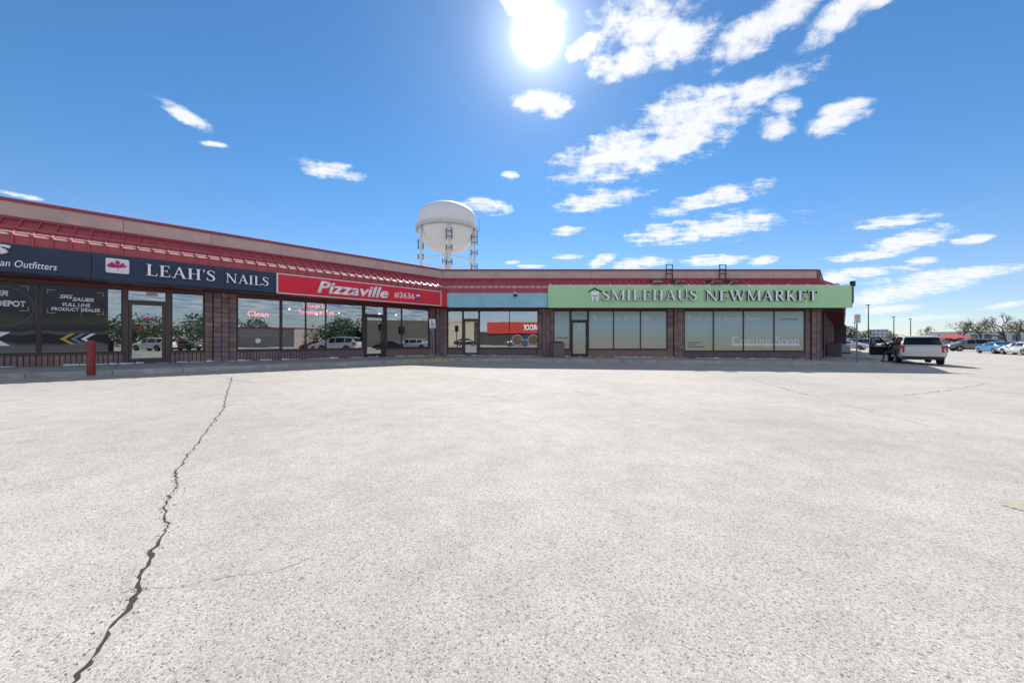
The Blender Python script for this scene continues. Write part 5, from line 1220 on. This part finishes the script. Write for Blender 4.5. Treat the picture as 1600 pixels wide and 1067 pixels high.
def leafy(x, y, h, wd, label, seed, n=1500, group='green trees'):
    rnd = random.Random(seed); q = empty('evergreen_tree', (x, y, lot(x, y)), 0, label=label, cat='tree', group=group)
    m = MB(); m.tube([(0,0,-.2),(0,0,h*.5),(.1,0,h*.8)], [h*.03,h*.022,.04], 7); m.build('trunk', 'bark', q); m = MB(); cl_ = [(rnd.uniform(-.36,.36)*wd, rnd.uniform(-.36,.36)*wd, h*rnd.uniform(.25,.86), rnd.uniform(.14,.26)*wd) for _ in range(18)]
    for k in range(n):
        cx, cy, cz, r_ = rnd.choice(cl_); v = Vector((rnd.gauss(0,1),rnd.gauss(0,1),rnd.gauss(0,1))).normalized()*r_*rnd.uniform(.6,1.05); c = Vector((cx,cy,cz))+v; s_ = h*.035*rnd.uniform(.6,1.5)
        a = Vector((rnd.gauss(0,1),rnd.gauss(0,1),rnd.gauss(0,1))).normalized(); b_ = a.orthogonal().normalized()
        m.poly([c+a*s_, c+b_*s_*.7, c-a*s_, c-b_*s_*.7])
    tag(m.build('crown', 'leaf', q), kind='stuff')
leafy(176, 186, 9, 9, 'dark green tree beyond the end of the walkway, nearer the wall', 1); leafy(186, 190, 7, 8, 'dark green tree beyond the walkway, right of the taller one', 2); leafy(245, 232, 6, 7, 'small round tree behind the SUV roof', 3)
for k, (x, y, h, wd) in enumerate(((57.5,-11,6.4,9),(64,-19,6.0,9),(62,-40,6.4,13),(63,-50,6.8,13),(61,-60,6.2,14),(60,-71,6.8,14),(72,-3,6,9),(58,-84,6.5,14))):
    leafy(x, y, h, wd, 'green tree at the lot edge mirrored in the shop windows', 40+k, 2600, 'trees mirrored in the windows')
def block_building(x, y, rz, wd, dp, h, label, mt, rows=0, cols=0, name='far_building', roof=None):
    q = empty(name, (x, y, lot(x, y)), rz, label=label, cat='building'); m = MB(); m.box(-wd/2, wd/2, 0, dp, -.3, h); m.build('wall', mt, q)
    m = MB(); m.box(-wd/2-.1, wd/2+.1, -.1, dp+.1, h+.002, h+.35); m.build('roof', roof or mt, q)
    for j in range(rows):
        for i in range(cols):
            a = -wd/2+wd*(i+.22)/cols; m = MB(); m.box(a, a+wd*.56/cols, -.06, .1, h*(j+.28)/rows, h*(j+.78)/rows); m.build('window', 'far_glass', q)
    return q
block_building(286, 280, R(-45), 11.5, 8, 9.5, 'pale apartment block far behind the lamp post', 'far_white', 4, 5, 'apartment_block'); block_building(304, 290, R(-45), 4.5, 6, 8.5, 'slim tan block right of the pale apartment block', 'far_tan', 5, 2, 'apartment_block')
block_building(272, 285, R(-45), 9, 8, 5, 'low pale building left of the apartment block', 'far_white', 2, 4, 'low_building')
block_building(222, 160, R(-52), 46, 10, 5.2, 'long low pale building behind the leafless trees', 'far_white', 1, 12, 'low_building')
q = empty('red_pavilion', (128, 104, lot(128, 104)), R(-50), label='small red roofed open pavilion behind the SUV', cat='pavilion')
m = MB(); m.add([(-4,-2.6,2.2),(4,-2.6,2.2),(4,2.6,2.2),(-4,2.6,2.2),(-.6,0,3.3),(.6,0,3.3)], [(0,1,5,4),(1,2,5),(2,3,4,5),(3,0,4),(3,2,1,0)]); m.build('roof', 'far_red', q)
for sx in (-3.4, 3.4):
    for sy in (-2.2, 2.2): m = MB(); m.box(sx-.15, sx+.15, sy-.15, sy+.15, 0, 2.2); m.build('post', 'far_red', q)
m = MB(); m.box(-2, 2, -1, 1, 0, 1.9); m.build('booth', 'int_red', q)
m = MB(); vs = [(108,97),(150,75),(190,150),(140,150)]; m.hexa([(a,b_,lot(a,b_)-.2) for a, b_ in vs], [(a,b_,lot(a,b_)+.10) for a, b_ in vs]); tag(m.build('grass_verge', 'grass'), label='yellowed grass verge beyond the parked cars', kind='structure')
# buildings across the lot, mirrored in the windows
q = block_building(2, -36, R(180), 21, 10, 2.7, 'red fronted store across the lot, mirrored in the corner shop window', 'int_dark', 0, 0, 'store'); m = MB(); m.box(-6.5, 7.5, -.4, .5, 2.72, 5.2); fs = m.build('fascia', 'int_red', q)
put_text(fs, 'PYP BROCK', -5.9, -.4, 3.4, 4.6, -.46, 'letter_white', d=.05, bold=.03)
block_building(-13.5, -36, R(180), 9.9, 10, 5.0, 'beige store across the lot, mirrored in the corner shop door', 'beige_wall', 0, 0, 'store')
block_building(63.5, 3, R(90), 20, 10, 5.6, 'long beige wall mirrored in the pizza windows', 'beige_wall', 0, 0, 'store')
block_building(66, -30, R(90), 13, 10, 4.2, 'brown roofed house mirrored in the pizza window', 'far_tan', 1, 3, 'store', 'int_red')
